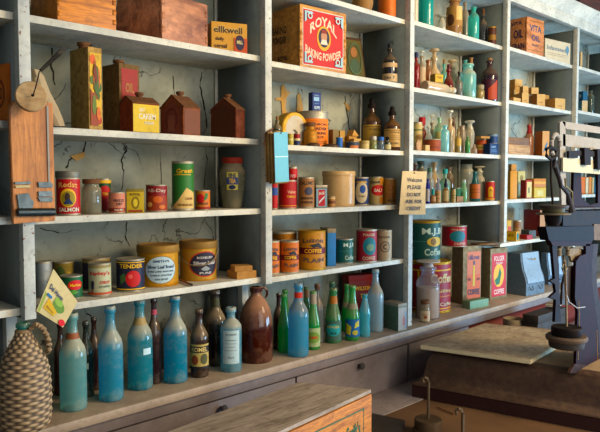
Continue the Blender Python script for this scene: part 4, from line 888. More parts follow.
box('tea_tin', 'dark red tea tin with gold lettering behind the bottles', 346, 349, 377, 275.7, 6, P('#6e1210', .4), dyc=.18, phi=-20, D=.07, kind='tin', lidm=P('#7e1a16', .4), front=[('t', 'WILSON', .0, .83, 1.2, .09, YL), ('t', 'TEA', .1, .66, .6, .09, YL), ('e', .1, .35, .4, .2, '#5a0e0e')], cat='tin')
box('cardboard_box', 'dark box with a speckled tan end, behind the small pale tin', 377, 391.5, 404.5, 277, 6, P('#3a1e16', .4), dyc=.12, phi=-8, front=[('r', -.96, .02, .96, .97, '#a88a60'), ('e', .2, .5, .3, .2, '#7a5030'), ('e', -.4, .3, .2, .12, '#6a4020'), ('e', -.3, .8, .3, .1, '#c8b890')])
box('tin_box', 'small green-grey tin box with a pale rusty end at the right of the second bay', 383.5, 398, 406.8, 304, 6, P('#4c6452', .6), vb=331.5, phi=-10, kind='tin', lidm=METAL('#8a8474', '#5a4030', .6, .5, .2), front=[('r', -.95, .02, .95, .97, '#9a948a'), ('e', .3, .4, .3, .2, '#a86a60'), ('r', .5, .1, .9, .8, '#7a8a9a')], cat='tin')

# ---- second bay, fourth shelf (lower)
G4 = 'coffee tins on the fourth shelf of the second bay'; OR = '#b8661a'
LZ = [('r', -1, .40, 1, .58, '#5a1420'), ('t', 'COFFEE', .1, .49, 1.0, .12, YL), ('t', 'Luzon', .1, .80, 1.2, .13, '#4a3a3a', .03), ('p', [(-.1, .66), (.4, .72), (.7, .55), (.3, .6), (.1, .58)], '#2a2a30'), ('t', 'PLAIN', .15, .22, 1.2, .12, '#5a4a48', -.03)]
can('coffee_can', 'gold-lidded tin behind the small orange cans at the left', 268, 297, 230, 5, METAL('#8a5a24', '#4a2c14', .6), [], dy=.18, group=G4)
can('coffee_can', 'small orange coffee can half hidden by the second post', 262, 279.8, 239.5, 5, OR, LZ, vb=275, group=G4)
can('coffee_can', 'small orange coffee can with a maroon band, right of the half-hidden one', 279.9, 299.2, 239.3, 5, OR, LZ, vb=273.7, group=G4)
can('coffee_can', 'large gold-orange coffee can with a maroon band and dark bird', 297.5, 325.8, 229, 5, '#b07a24', LZ, vb=270.5, metal=M_GOLD, group=G4)
box('spice_box', 'blue tin box between the large orange can and the green can', 324, 327.5, 336, 228.5, 5, P('#2c6a9a', .4), dyc=.07, phi=-25, D=.09, kind='tin', lidm=METAL('#8a7a60', '#4a3a28', .6), group=G4, cat='tin')
MJ = lambda big: [('t', 'M.J.B', .48, .76, 1.1, .22, '#b8c4b0'), ('t', 'Coffee', .52, .22, .95, .19, '#a8b8a0'), ('r', -1, .5, 1, .52, '#3a7a64')]+([('e', .55, .5, .4, .13, '#c8a040'), ('e', .45, .5, .14, .1, '#7a5a28'), ('o', -.65, .66, .16, .1, .25, '#7aa89a'), ('r', -.9, .32, -.4, .34, '#6a9a8a'), ('r', -.9, .26, -.4, .28, '#6a9a8a'), ('r', -.9, .2, -.4, .22, '#6a9a8a')] if big else [])
can('coffee_can', 'small dark green coffee can on the fourth shelf', 335, 353.7, 237.3, 5, '#0f4f42', MJ(0), vb=264, group=G4)
FG = [('e', .25, .5, .52, .3, '#1c6a74'), ('e', .3, .46, .3, .12, '#6a8a70'), ('t', 'FOLGER', .2, .88, .9, .09, '#c8a890'), ('t', 'COFFEE', .2, .1, 1.0, .12, '#c8a890')]
can('coffee_can', 'red coffee can with a teal oval on the fourth shelf', 356, 377.3, 228, 5, '#8a2028', FG, vb=263.5, group=G4)
can('coffee_can', 'beige coffee can with a lettered ring at the end of the fourth shelf', 376.5, 392, 229, 5, '#a08e70', [('o', .1, .45, .5, .2, .18, '#4a4440'), ('t', 'Lyons', .0, .8, 1.2, .12, '#3a3430'), ('t', 'C', .1, .45, .4, .2, '#3a3430')], vb=262, group=G4)
# ---- second bay, third shelf
G5 = 'canisters on the middle shelf of the second bay'
can('spice_can', 'small red and blue can just right of the second post', 270, 277.7, 181, 4, '#a81c24', [('r', -1, .5, 1, .8, '#2c4a8a')], dy=.04, group=G5)
can('tobacco_can', 'crimson tin at the left of the middle shelf, just under the blue note pad', 278, 296.8, 180, 4, '#9c1420', [('t', 'Velvet', .4, .60, .8, .12, '#d0a080'), ('t', 'TOBACCO', .4, .42, .9, .08, YL), ('r', -1, .06, 1, .08, YL)], dy=.06, group=G5)
can('tobacco_can', 'tall narrow crimson tin rising behind the note pad', 287, 297.5, 166.5, 4, '#b01c26', [('t', 'PIPE', .1, .8, .8, .08, '#d0a0a0')], dy=.13, group=G5)
can('baking_powder_can', 'brown kraft baking powder can with black lettering', 298, 314.5, 177, 4, '#94683c', [('t', 'CALUMET', .1, .84, 1.5, .13, K_), ('e', .25, .55, .4, .15, '#3a3a4a'), ('t', 'BAKING', .1, .3, 1.2, .09, K_), ('t', 'POWDER', .1, .15, 1.2, .09, K_)], dy=.07, group=G5)
box('spice_tin', 'small red and blue labelled spice tin left of the tiny tin', 314, 316, 327.3, 185, 4, '#3c3a30', dyc=.05, phi=-30, D=.05, kind='tin', lidm=M_TIN, front=[('r', -.95, .02, .95, .96, '#7a9aa8'), ('r', -.6, .08, .6, .9, '#a82430'), ('t', 'SAGE', 0, .72, 1, .14, '#d0d0c0', 0, .03), ('p', [(-.5, .2), (.5, .5), (.5, .6), (-.5, .3)], '#c8d0d0')], group=G5, cat='tin')
can('spice_can', 'tiny brown tin standing in front of the stoneware crock', 327.8, 335.3, 196, 4, '#a8743c', [('r', -1, .3, 1, .6, '#6a3a24'), ('r', -1, .8, 1, .9, CR)], dy=.05, group=G5)
s = solve(321.9, 355.3, 171, 4, dy=.12, flat=True); t = T('stoneware_crock', 'beige glazed stoneware crock with a thick rim on the middle shelf', 'crock', (s.x, s.y, s.z), s.face); R, H = s.r, s.h
g = G(); g.lathe([(0, 0), (.93*R, 0), (.96*R, .01), (.96*R, H*.86), (.99*R, H*.865), (R, H*.88), (R, H*.97), (.97*R, H), (.86*R, H), (.84*R, H*.1), (0, H*.1)], P('#b8976a', .35, .3, scale=30), 40); g.build('crock_body', t)
can('cocoa_can', 'dark blue can with a cream oval label right of the crock', 353.7, 368.9, 177, 4, '#22325a', [('e', .05, .46, .7, .42, '#b8a888'), ('e', .15, .58, .3, .16, '#2a4a8a'), ('t', 'COCOA', .05, .86, 1.1, .09, YL), ('t', 'PURE', .05, .3, .6, .07, '#5a4a30')], dy=.10, group=G5)
can('raisin_can', 'cream and gold can with a red oval between two other cans', 368.9, 383.3, 176.7, 4, '#a8905c', [('e', .3, .52, .85, .22, '#b02a20'), ('t', 'SALT', .3, .52, 1.0, .13, '#d8c8b0'), ('t', 'Dinner', -.1, .85, 1.2, .12, '#2a2a3a', 0, .03), ('r', .4, .0, 1, .25, '#b8701c'), ('r', .4, .75, 1, 1, '#b87a20')], dy=.10, group=G5)
can('mustard_can', 'tan can with faint red lettering, last on the middle shelf', 383, 396.3, 178, 4, '#9a6c34', [('o', .1, .66, .3, .12, .3, '#a04a28'), ('t', 'ROYAL', .1, .4, 1.0, .08, '#a04a28'), ('t', 'CREAM', .1, .28, 1.0, .07, '#a04a28'), ('t', 'MUSTARD', .3, .12, 1.0, .09, '#3a2a1c')], dy=.10, group=G5)

# ---- second bay, second shelf (clutter)
bottle('cork_bottle', 'small tan-labelled corked bottle behind the note pad top', 'square', 273, 281.5, 116.5, 3, GLASS('#8a8468', .4, .5), dy=.07, stopper='cork', sh=.12, lab=[], lcol='#b89a68', lz=(.1, .55))
s = solve(277, 296.5, 113, 3, dy=.19); t = T('film_canister', 'round yellow-tan tin lying on its side with a cream disc face', 'tin', (s.x, s.y, s.z), 0); R = s.r*.80; R = (zat(286, 113, s.D)-s.z)/2
g = G(); g.lathe([(0, 0), (R*.95, 0), (R, .004), (R, .055), (R*.95, .06), (0, .06)], METAL('#c89a44', '#6a4418', .5, .5, .3), 36)
dr = radians(-68)
def lay(v): y = -v.z; return Vector((v.x*cos(0), y, v.y+R))
for v in g.bm.verts: v.co = lay(v.co)
t.rotation_euler = (0, 0, radians(-2)); g.build('tin_body', t)
g = G(); art(g, [('e', 0, .5, .74, .40, '#b8ad98'), ('p', [(-.25, .5), (.25, .28), (.3, .34), (0, .5)], '#4a4038')], 2*R, 2*R, lambda x, y, l: Vector((x, -.06-l, y)), None, .3); g.build('face_label', t)
can('film_tin', 'small dull yellow tin left of the red and blue one', 287.3, 293.3, 133.5, 3, '#a8963c', [('r', -1, .4, 1, .6, '#c8b87c')], dy=.03)
can('film_tin', 'small red, cream and navy tin at the foot of the big orange pail', 293.5, 300.3, 133.3, 3, '#8a1c20', [('r', -1, 0, 1, .4, '#1e2a50'), ('r', -1, .4, 1, .6, CR)], dy=.03)
t, s = can('tobacco_pail', 'big orange labelled pail with a silver top rim under the blue tin', 296.5, 328.5, 110.5, 3, '#d0741a', [('r', -1, .0, 1, .96, '#d87a1c'), ('r', -.85, .9, .85, .91, '#5a2a10'), ('t', 'UNION', .35, .80, .9, .09, '#4a2410'), ('t', 'LEADER', .35, .65, .9, .1, '#4a2410'), ('t', 'SMOKING', .3, .5, .9, .09, '#4a2410'), ('t', 'CUT', .35, .36, .5, .08, '#4a2410'), ('r', -.1, .22, .8, .23, '#5a2a10'), ('r', -.1, .16, .8, .17, '#5a2a10'), ('e', -.6, .5, .22, .2, '#a85a18')], dy=.20, band=(.02, .80), cat='pail')
PT_Z = s.z+s.h
box('blue_tin', 'small blue tin with white lettering standing on top of the orange pail', 308.2, 312.6, 320.8, 92, None, P('#12306a', .3), z0=PT_Z, dyc=.17, phi=-12, D=.035, front=[('r', -.7, .55, .6, .75, '#8ab0c8'), ('t', '3 in 1', 0, .84, 1, .08, '#a0c0d8'), ('t', 'HOPPE', .05, .2, 1.3, .16, '#c0d0d8'), ('r', -.6, .40, .5, .43, '#5a88b0')], cat='tin')
g = G(); p = onY(312.5, 92, .135); t2 = None; g.lathe([(0, 0), (.009, 0), (.009, .008), (0, .009)], M_GOLD, 14)
o = [o for o in bpy.data.objects if o.name.startswith('blue_tin')][0]; k = g.build('cap', o); k.location = (-.008, 0, zat(314, 92, 2.6)-PT_Z-.001)
bottle('oil_can', 'small rounded brown-yellow tin flask in front of the big orange pail', 'wide', 303.5, 317.2, 122.5, 3, METAL('#a87430', '#5a3414', .5, .45, .4), dy=.10, stopper='cap', smat=M_RUST, sh=.12, cat='tin')
for a in (('flat dark oval lid lying at the foot of the tin flask', 306, 320, .028), ('flat dark lid right of the orange pail with reddish dust', 321.5, 339, .04)):
    s = solve(a[1], a[2], 140.5, 3, a[3], flat=True); g = G(); g.lathe([(0, 0), (s.r, 0), (s.r, .006), (s.r*.95, .01), (s.r*.6, .016), (0, .018)], METAL('#4c3828', '#241810', .6, .5, .3), 24)
    tag(g.build('jar_lid', None, (s.x, s.y, s.z)), a[0], 'lid', 'lids among the clutter on the second shelf')
box('wooden_box', 'small olive-brown box behind the clutter left of the blue cap', 328.3, 333, 339, 129.3, 3, '#6e5a30', dyc=.14, phi=-10, group='small cartons among the clutter of the second bay')
box('small_carton', 'small tan carton beside the olive-brown box in the clutter', 338.5, 340, 345, 130.5, 3, '#a8803c', dyc=.14, phi=-10, D=.03, group='small cartons among the clutter of the second bay')
box('small_carton', 'tan carton with a peaked lid in the middle of the clutter', 346, 349, 357, 136, 3, '#a07434', dyc=.11, phi=-10, D=.06, group='small cartons among the clutter of the second bay')
b = place_box(347, 350, 358, 131, 3, .11, -10); zc = zat(349, 136, (Vector((onY(349, 136, .11).x, .11-CAM.y))).length)+.001; g = G(); g.prism([(-b.W/2, 0, 0), (b.W/2, 0, 0), (-b.W/5, 0, .03)], (0, .04, 0), P('#b08240', .4)); g.build('paper_wedge', None, (b.loc[0], b.loc[1]-.02, zc))
tag(bpy.data.objects['paper_wedge'], 'folded tan paper wedge on the carton in the clutter', 'paper')
box('small_carton', 'small light-brown carton just left of the large amber bottle', 352.5, 354, 361, 138.5, 3, '#b08a4c', dyc=.07, phi=-10, D=.03, group='small cartons among the clutter of the second bay')
can('small_jar', 'bright blue little jar in the clutter of the second bay', 336, 342.7, 137, 3, '#1c5a9a', [], dy=.06, cat='jar')
can('polish_tin', 'flat dark blue polish tin with an orange band in the clutter', 345, 359, 141.5, 3, '#2a3440', [('r', -.2, .0, .9, .45, '#b86a3c')], dy=.04)
can('ointment_tin', 'small cream ointment tin with a lid left of the green-yellow jar', 359.3, 369.3, 140.5, 3, '#b8a068', [], dy=.03, lid=P('#a89058', .4), lidh=.35)
AMB = GLASS('#3c1c0e', .2, .5, .1, '#7a5c3c')
LBL = [('r', -.9, .9, .9, .93, '#5a4020'), ('t', 'FOWLER', .3, .8, 1.0, .09, '#5a4020'), ('r', -.1, .6, .8, .62, '#6a5028'), ('r', -.1, .5, .8, .52, '#6a5028'), ('r', -.1, .4, .8, .42, '#6a5028'), ('e', -.6, .2, .14, .17, '#3a2a18'), ('t', 'TONIC', .3, .2, .8, .1, '#5a4020')]
bottle('amber_bottle', 'large amber medicine bottle with a yellow label and black stopper', 'apoth', 363, 381, 98, 3, AMB, dy=.16, stopper='dropper', smat=M_BLACK, sh=.15, lab=LBL, lcol='#a8843c', lz=(.06, .58), lw=1.5)
bottle('amber_bottle', 'smaller amber medicine bottle with a tan label beside the third post', 'apoth', 385.3, 401.3, 108, 3, AMB, dy=.085, stopper='dropper', smat=M_BLACK, sh=.16, lab=LBL, lcol='#b08a50', lz=(.10, .58), lw=1.4)
bottle('small_jar', 'small jar of yellow-green powder in front of the large amber bottle', 'jar', 369, 377, 136.3, 3, GLASS('#a0a060', .5, .4), dy=.035, stopper='cap', smat=M_TIN, sh=.2, fill=P('#8a8a34', .3), fz=.6, cat='jar')
bottle('small_jar', 'small clear jar with a blue lid between the amber bottles', 'jar', 377, 384.3, 137, 3, GLASS('#8a98a0', .6, .3), dy=.035, stopper='cap', smat=P('#2c5a9a', .3), sh=.2, cat='jar')
bottle('small_bottle', 'small dark green bottle with a cream label in front of the second amber bottle', 'square', 384, 391, 137, 3, GLASS('#26402c', .4, .4), dy=.02, stopper='cap', smat=M_BLACK, sh=.15, lab=[], lcol='#b8a878', lz=(.08, .5))

# ---- second bay, upper shelves
MRC = WOOD('#cc8c48', '#80501f', 8, 0, .6, 9)
RB = [('r', -.9, .05, .88, .95, '#b8b4a4'), ('r', -.87, .065, .85, .935, '#b0101a'),
      ('t', 'ROYAL', -.01, .79, 1.15, .16, '#d8b89a', .16), ('t', 'BAKING POWDER', -.01, .22, 1.55, .13, '#d8b89a', -.10),
      ('e', 0, .52, .30, .20, '#c8921c'), ('e', 0, .53, .24, .155, '#1c1c30'), ('e', 0, .55, .13, .09, '#a87858'), ('p', [(-.16, .42), (.16, .42), (.1, .50), (-.1, .50)], '#c8b8a0'), ('r', -.12, .6, .12, .66, '#7a2418')]
for sx in (-1, 1):
    for sy in (0, 1):
        x, y = sx*.62-.01, .86 if sy else .14; e = 1 if sy else -1
        RB += [('p', [(x+sx*.2, y+.05*e), (x-sx*.12, y+.05*e), (x-sx*.16, y+.02*e), (x+sx*.12, y+.02*e), (x+sx*.12, y-.1*e), (x+sx*.2, y-.13*e)], '#8fb0b4'), ('o', x-sx*.02, y-.02*e, .1, .05, .4, '#a8c0bc')]
box('wooden_crate', 'wooden baking powder crate with a bright red ROYAL panel on the second shelf', 272, 300, 346, 3.5, 2, MRC, kind='crate', dyc=.022, phi=-5, front=RB, side=[('t', 'BAKING', -.45, .66, 1.0, .12, '#2a1a14', 0, -.02), ('t', 'POWDER', -.45, .50, 1.0, .12, '#2a1a14', 0, -.02), ('t', 'ROYAL', -.2, .2, .7, .08, '#2a1a14')], wear=.25)
c = onY(356, 76, .13); t = T('picture_frame', 'dark framed olive and green picture leaning behind the red-panelled crate', 'picture', (0, 0, 0))
q0 = [onY(u, v, y) for u, v, y in ((344, 74, .10), (366.5, 76.5, .10), (361, 39, .17), (345, 36.5, .17))]; q0[0].z = q0[1].z = 2.081
g = G(); g.prism(q0, (0, .012, 0), P('#3a2414', .5)); g.build('frame', t)
def pff(x, y, l): s = x+.5; return q0[0].lerp(q0[1], s).lerp(q0[3].lerp(q0[2], s), y)+Vector((0, -l, 0))
g = G(); art(g, [('r', -.86, .06, .86, .94, '#54481e'), ('r', -.74, .12, .74, .88, '#4c441e'), ('p', [(-.5, .2), (.3, .15), (.5, .4), (.1, .5), (-.4, .45)], '#3a4a34'), ('e', -.1, .65, .35, .12, '#8a5a34'), ('o', 0, .5, .7, .38, .1, '#4a5a40')], 1, 1, pff, None, .4, .0012); g.build('picture', t)
bottle('poison_bottle', 'black bottle with cream labels on the shoulder and foot, beside the third post', 'apoth', 382.5, 397.3, 44.5, 2, GLASS('#15141e', .1, .35), dy=.10, stopper='cork', smat=P('#14141c', .2), sh=.1, lab=[('t', 'No 7', 0, .5, 1, .4, '#3a3a3a')], lcol='#b8a07c', lz=(.06, .28), lw=1.5, foil=(.46, .58, '#b89a74'))
can('orange_jar', 'orange-brown cylindrical jar on the topmost shelf near the third post', 378, 396.3, -18, 1, METAL('#b8600f', '#6a2c0c', .5, .35, .2), [], dy=.06, cat='jar')
s = solve(352, 373, -6, 1, .10); g = G(); g.lathe([(0, 0), (s.r*.7, 0), (s.r, .05), (s.r*1.02, .07), (s.r*.9, .07), (s.r*.6, .02), (0, .02)], PAPER('#8a6434', '#3a2414', 70), 28); tag(g.build('woven_bowl', None, (s.x, s.y, s.z)), 'brown woven bowl on the topmost shelf left of the orange jar', 'bowl')

# ================================================================== third bay
CLR = GLASS('#e4e2d0', .5, .5, .1, '#c4b394'); TAN = GLASS('#d4b486', .35, .6, .1, '#c8aa80'); AQ = GLASS('#6cccc0', .45, .4); PW_ = P('#b09468', .4, .8)
G6 = 'jars and bottles on the topmost shelf of the third bay'
bottle('cream_bottle', 'narrow cream bottle at the left end of the topmost shelf, against the third post', 'square', 411, 418.5, -22, 1, P('#b8ab90', .3, .3), dy=.05, group=G6)
bottle('teal_jar', 'large teal glass jar cut by the top of the photo', 'jar', 418.5, 433.7, -22, 1, GLASS('#22a898', .4, .3), dy=.05, group=G6, cat='jar')
bottle('glass_jar', 'small clear jar with a glass lid between the teal jar and the brown jar', 'jar', 437.5, 446, 16, 1, CLR, dy=.10, stopper='glass', smat=CLR, sh=.2, group=G6, cat='jar')
bottle('brown_jar', 'large round-shouldered brown jar with a pale torn label', 'wide', 446, 462.8, 0, 1, GLASS('#a87440', .3, .55, .1, '#b8946c'), dy=.06, group=G6, cat='jar', lab=[('r', .2, .3, .9, 1, '#c8a468'), ('e', -.4, .3, .4, .3, '#4a2c1a')], lcol='#96703c', lz=(.25, .78), lw=1.2)
bottle('cream_bottle', 'cream and grey bottle right behind the large brown jar', 'square', 461, 469, 2, 1, GLASS('#b8a890', .4, .4), dy=.14, group=G6, fill=P('#5a6070', .3), fz=.4)
bottle('aqua_bottle', 'bright aqua glass bottle on the topmost shelf', 'square', 468, 479.3, 7, 1, GLASS('#54ccb8', .45, .2), dy=.05, group=G6)
bottle('clear_bottle', 'dim clear bottle with a brown top right of the aqua bottle', 'square', 479, 487.5, 9, 1, GLASS('#5c6064', .6, .4), dy=.14, stopper='cork', smat=M_RUST, sh=.14, group=G6)
can('canister', 'small dark brown and gold canister at the right end of the topmost shelf', 488, 496.3, 26.5, 1, '#4a2418', [('r', -1, .3, 1, .6, '#8a6430')], dy=.06, metal=M_GOLD, cat='canister')
G7 = 'apothecary bottles on the second shelf of the third bay'
bottle('red_bottle', 'slim bottle of red liquid against the third post, second shelf', 'square', 412.5, 420, 52.5, 2, GLASS('#a01c14', .5, .2), dy=.05, stopper='cap', smat=P(NV, .2), sh=.1, group=G7)
bottle('white_bottle', 'tall whitish bottle with a dark blue base beside the red bottle', 'square', 417.5, 426, 51, 2, GLASS('#b8a890', .4, .4), dy=.13, stopper='glass', smat=CLR, sh=.12, fill=P(NV, .2), fz=.2, group=G7, lab=[], lcol='#b49c7c', lz=(.3, .7))
bottle('tan_bottle', 'small orange-tan bottle behind the lying bottle', 'wide', 424.5, 432, 60, 2, GLASS('#a8683c', .4, .4), dy=.16, group=G7)
bottle('stoppered_flask', 'round tan flask with a tall glass stopper, second shelf of the third bay', 'round', 426.5, 442, 49, 2, TAN, dy=.18, stopper='glass', smat=TAN, sh=.17, group=G7)
box('yellow_tin', 'small yellow tin lying on the bottle-shaped bundle before the round flask', 430, 435, 443.3, 73.5, None, '#8a7020', z0=2.131, dyc=.06, phi=-20, front=[('r', -.9, .1, .9, .9, '#c89a1c'), ('t', 'COUGH', 0, .6, 1.3, .3, '#5a3c10')], cat='tin')
bottle('aqua_bottle', 'small aqua corked bottle left of the red-brown squat bottle', 'square', 440.5, 447.5, 59.5, 2, AQ, dy=.20, stopper='cork', sh=.1, group=G7)
bottle('stoppered_jar', 'tan jar with a flat glass stopper behind the red squat bottle', 'wide', 447.5, 457, 60, 2, GLASS('#b09878', .45, .5), dy=.19, stopper='glass', smat=TAN, sh=.18, group=G7)
bottle('red_bottle', 'squat bottle of dark red liquid in the middle of the second shelf', 'round', 443.3, 454, 64.5, 2, GLASS('#8e2014', .45, .3), dy=.13, stopper='cork', smat=P('#4c1018', .2), sh=.14, group=G7)
# bottle lying on its side
s = solve(426, 456, 85, 2, dy=.05); c = onY(426, 85, .035); R = .028
t = T('lying_bottle', 'clear bottle of tan powder lying on its side on the second shelf', 'bottle', (c.x, c.y+.01, 2.072+R), 0)
Lb = (onY(453.5, 85, .04)-onY(426, 85, .04)).length
g = G(); g.lathe([(r*R, z*Lb) for r, z in BP['wide']], GLASS('#e0cca8', .4, .4, .1, '#d0b890'), 24)
for v in g.bm.verts: v.co = Vector((v.co.z, v.co.y, v.co.x))
g.build('glass_body', t, ang=50)
g = G(); g.lathe([(0, Lb*.97), (R*.6, Lb*.97), (R*.7, Lb*1.05), (0, Lb*1.06)], CLR, 16)
for v in g.bm.verts: v.co = Vector((v.co.z, v.co.y, v.co.x))
g.build('stopper', t)
g = G(); g.lathe([(0, .004), (R*.86, .006), (R*.86, Lb*.62), (0, Lb*.62)], P('#c09a6c', .3, .9), 20)
for v in g.bm.verts: v.co = Vector((v.co.z, v.co.y, v.co.x))
g.build('contents', t)
bottle('small_bottle', 'small clear bottle with a dark stopper right of the lying bottle', 'apoth', 455, 463, 72, 2, GLASS('#8a8478', .5, .4), dy=.04, stopper='cork', smat=M_BLACK, sh=.18, group=G7)
t, s = bottle('aqua_jug', 'large pale aqua bottle with two small necks', 'wide', 459.5, 476.3, 64, 2, GLASS('#94dcd0', .5, .45, .1, '#c0b090'), dy=.08, group=G7, fill=P('#b08a54', .3), fz=.18)
g = G(); R = s.r
for dx_, m_, h_ in ((-.3, AQ, .022), (.35, M_CORK, .034)): g.lathe([(0, s.h-.002), (R*.2, s.h-.002), (R*.2, s.h+h_*.8), (R*.26, s.h+h_*.82), (R*.26, s.h+h_), (0, s.h+h_)], m_, 14, (R*dx_, 0, 0))
g.build('twin_spout', t)
bottle('small_jar', 'small jar of yellow ointment left of the dark purple bottle', 'jar', 475.3, 484.5, 85, 2, GLASS('#b09a60', .4, .3), dy=.05, stopper='cap', smat=P('#8a7a5c', .4), sh=.2, fill=P('#b8923c', .2), fz=.7, group=G7, cat='jar')
bottle('purple_bottle', 'large dark purple bottle with an orange reflection painted on its lower corner', 'apoth', 481.5, 498.3, 59.5, 2, GLASS('#2a1220', .3, .25), dy=.07, stopper='cork', sh=.05, group=G7, lab=[('p', [(-.1, .0), (1, 0), (1, 1), (-.1, .55)], '#9a3c14')], lcol='#3a1020', lz=(.04, .52), lw=1.1, wear=.2)  # orange corner of the label mesh is a reflection painted on the glass
G8 = 'small bottles and tins on the third shelf of the third bay'
can('paper_canister', 'cream paper-labelled canister against the third post, third shelf', 412.5, 422.5, 122, 3, '#b8a46c', [('r', -1, .75, 1, .8, '#5a6a44'), ('e', .3, .5, .6, .12, '#8a6a3c'), ('t', 'TALC', .3, .5, .8, .1, '#4a3a20')], dy=.19, cat='canister')
bottle('red_bottle', 'tall red-stoppered bottle behind the cream canister', 'wide', 417.5, 426.5, 117.3, 3, GLASS('#8a2a1c', .4, .3), dy=.20, stopper='cap', smat=P('#9a1410', .2), sh=.16, group=G8)
g = G(); s = solve(413.5, 422.5, 140, 3, .045); g.lathe([(0, 0), (.8*s.r, 0), (s.r, s.h*.3), (s.r*.85, s.h*.7), (s.r*.4, s.h), (0, s.h*.95)], PAPER('#b08a68', '#7a5434', 30), 12, sy=.7); tag(g.build('crumpled_bag', None, (s.x, s.y, s.z), ang=10, jit=.004), 'crumpled tan paper bag at the left end of the third shelf', 'bag')
box('small_carton', 'small tan carton beside the crumpled bag', 425, 425.5, 429.8, 145, 3, '#b89a64', dyc=.012, phi=-15, D=.03)
bottle('stoppered_bottle', 'dark clear bottle with a wide flat glass stopper, third shelf', 'apoth', 427.3, 436.5, 114.5, 3, GLASS('#9a9078', .5, .5, .1, '#b8a684'), dy=.19, stopper='glass', smat=CLR, sh=.2, group=G8)
bottle('small_bottle', 'small clear conical bottle above the red-brown tin', 'round', 424.5, 433, 126, 3, CLR, dy=.14, group=G8)
can('red_brown_tin', 'wide red-brown tin near the left of the third shelf', 422.7, 441, 139, 3, METAL('#8a4426', '#4a2010', .5, .5, .1), [('r', -.9, .3, .9, .4, '#6a2c18')], dy=.06)
bottle('clear_bottle', 'pale green clear bottle behind the aqua vial', 'square', 434.5, 444.5, 117.5, 3, GLASS('#a8d0a8', .5, .4), dy=.12, group=G8, lab=[], lcol='#a89c60', lz=(.1, .6), lw=.9)
bottle('aqua_vial', 'tall pale aqua glass vial near the middle of the third shelf', 'vial', 440.8, 449.3, 125.5, 3, GLASS('#a4e4e4', .4, .15), dy=.04, group=G8)
bottle('stoppered_bottle', 'tall tan bottle with a broad glass stopper, tallest on the third shelf', 'apoth', 445, 455.5, 110, 3, TAN, dy=.12, stopper='glass', smat=CLR, sh=.2, group=G8)
bottle('small_vial', 'slim clear vial right of the aqua vial', 'vial', 448.7, 452.7, 133, 3, GLASS('#b0a890', .5, .3), dy=.03, group=G8)
bottle('brown_bottle', 'brown-topped bottle at the back of the third shelf', 'vial', 451.5, 456, 117, 3, GLASS('#6a3c20', .3, .3), dy=.2, group=G8)
bottle('medicine_bottle', 'bottle with a yellow label over a dark blue base', 'square', 455, 461.4, 129, 3, GLASS('#c8a868', .4, .3), dy=.035, stopper='cork', sh=.12, fill=P('#1a2a4a', .1), fz=.35, group=G8, lab=[], lcol='#b8964c', lz=(.34, .68))
bottle('tan_jar', 'tan ribbed jar behind the green vial', 'jar', 458, 466, 126, 3, GLASS('#a08868', .35, .5), dy=.09, group=G8, cat='jar')
bottle('stoppered_bottle', 'clear urn-like bottle with a glass stopper above the green vial', 'urn', 464.8, 474.7, 120.5, 3, GLASS('#d8ccb0', .55, .4, .1, '#c8b898'), dy=.10, stopper='glass', smat=CLR, sh=.2, group=G8)
bottle('green_vial', 'small vial of bright green liquid, third shelf', 'vial', 465, 470.3, 137, 3, GLASS('#5aa05a', .5, .2), dy=.035, fill=P('#2a9a2c', .1), fz=.6, group=G8)
bottle('small_jar', 'tiny pink-tan bottle between the green vial and the orange tin', 'round', 471, 477.3, 144.5, 3, GLASS('#b89a80', .4, .3), dy=.03, group=G8)
t, s = can('orange_tin', 'orange-brown tin with a cream band on the third shelf', 475.3, 487.8, 139, 3, '#94401c', [('r', -1, .3, 1, .66, '#a88848'), ('r', -.5, .42, .5, .5, '#7a5c2c')], dy=.10)
b = place_box(479, 481, 490, 136, None, .05, -20, z0=s.z+s.h, D=.05); g = G(); g.box(-b.W/2, b.W/2, -b.D/2, b.D/2, 0, max(.012, b.H), MCB, .001); tag(g.build('small_carton', None, b.loc, b.rz), 'small brown carton lying on top of the orange-brown tin', 'box')
_, sb = box('blue_tin', 'square dark blue tin with pale lettering at the right end of the third shelf', 488.5, 490, 498.7, 143.3, 3, P('#123058', .3), dyc=.02, phi=-15, D=.05, front=[('t', 'SNUFF', -.2, .7, 1.0, .16, '#8aa8c0'), ('r', -.8, .3, .6, .34, '#5a80a8'), ('r', -.8, .42, .4, .46, '#5a80a8')], cat='tin')
can('blue_tin', 'round blue tin stacked on the square dark blue tin', 488, 497.7, 134, None, '#163a6a', [('r', -1, .8, 1, .95, '#6a88a0')], dy=.045, z0=sb.loc[2]+sb.H+.0005, cat='tin')
G9 = 'bottles on the fourth shelf of the third bay'
bottle('brown_bottle', 'small brown bottle whose top shows above the paper sign', 'wide', 412, 418, 163.5, 4, GLASS('#4a2a20', .3, .4), dy=.07, group=G9)
bottle('green_jar', 'large greenish jar standing in the shade behind the paper sign', 'wide', 415, 427, 161, 4, GLASS('#5a6a58', .5, .5), dy=.2, group=G9, cat='jar')
bottle('flared_flask', 'round tan flask with a flared mouth, fourth shelf', 'round', 427.5, 441, 162, 4, TAN, dy=.20, group=G9)
bottle('clear_bottle', 'clear bottle with a green stopper behind the blue vial', 'wide', 425.5, 434, 168, 4, GLASS('#c4ccc4', .6, .4), dy=.12, stopper='cork', smat=P('#4a6a54', .3), sh=.12, group=G9)
bottle('brown_jar', 'tall dim brown jar behind the teal-topped bottle', 'wide', 443.5, 454, 167, 4, GLASS('#6a4e30', .3, .4), dy=.20, group=G9, cat='jar')
bottle('teal_top_bottle', 'pale green bottle with a flared bright teal mouth', 'apoth', 439.5, 450.5, 169, 4, GLASS('#98ccb0', .5, .4), dy=.13, stopper='cap', smat=P('#148a84', .2), sh=.1, group=G9)
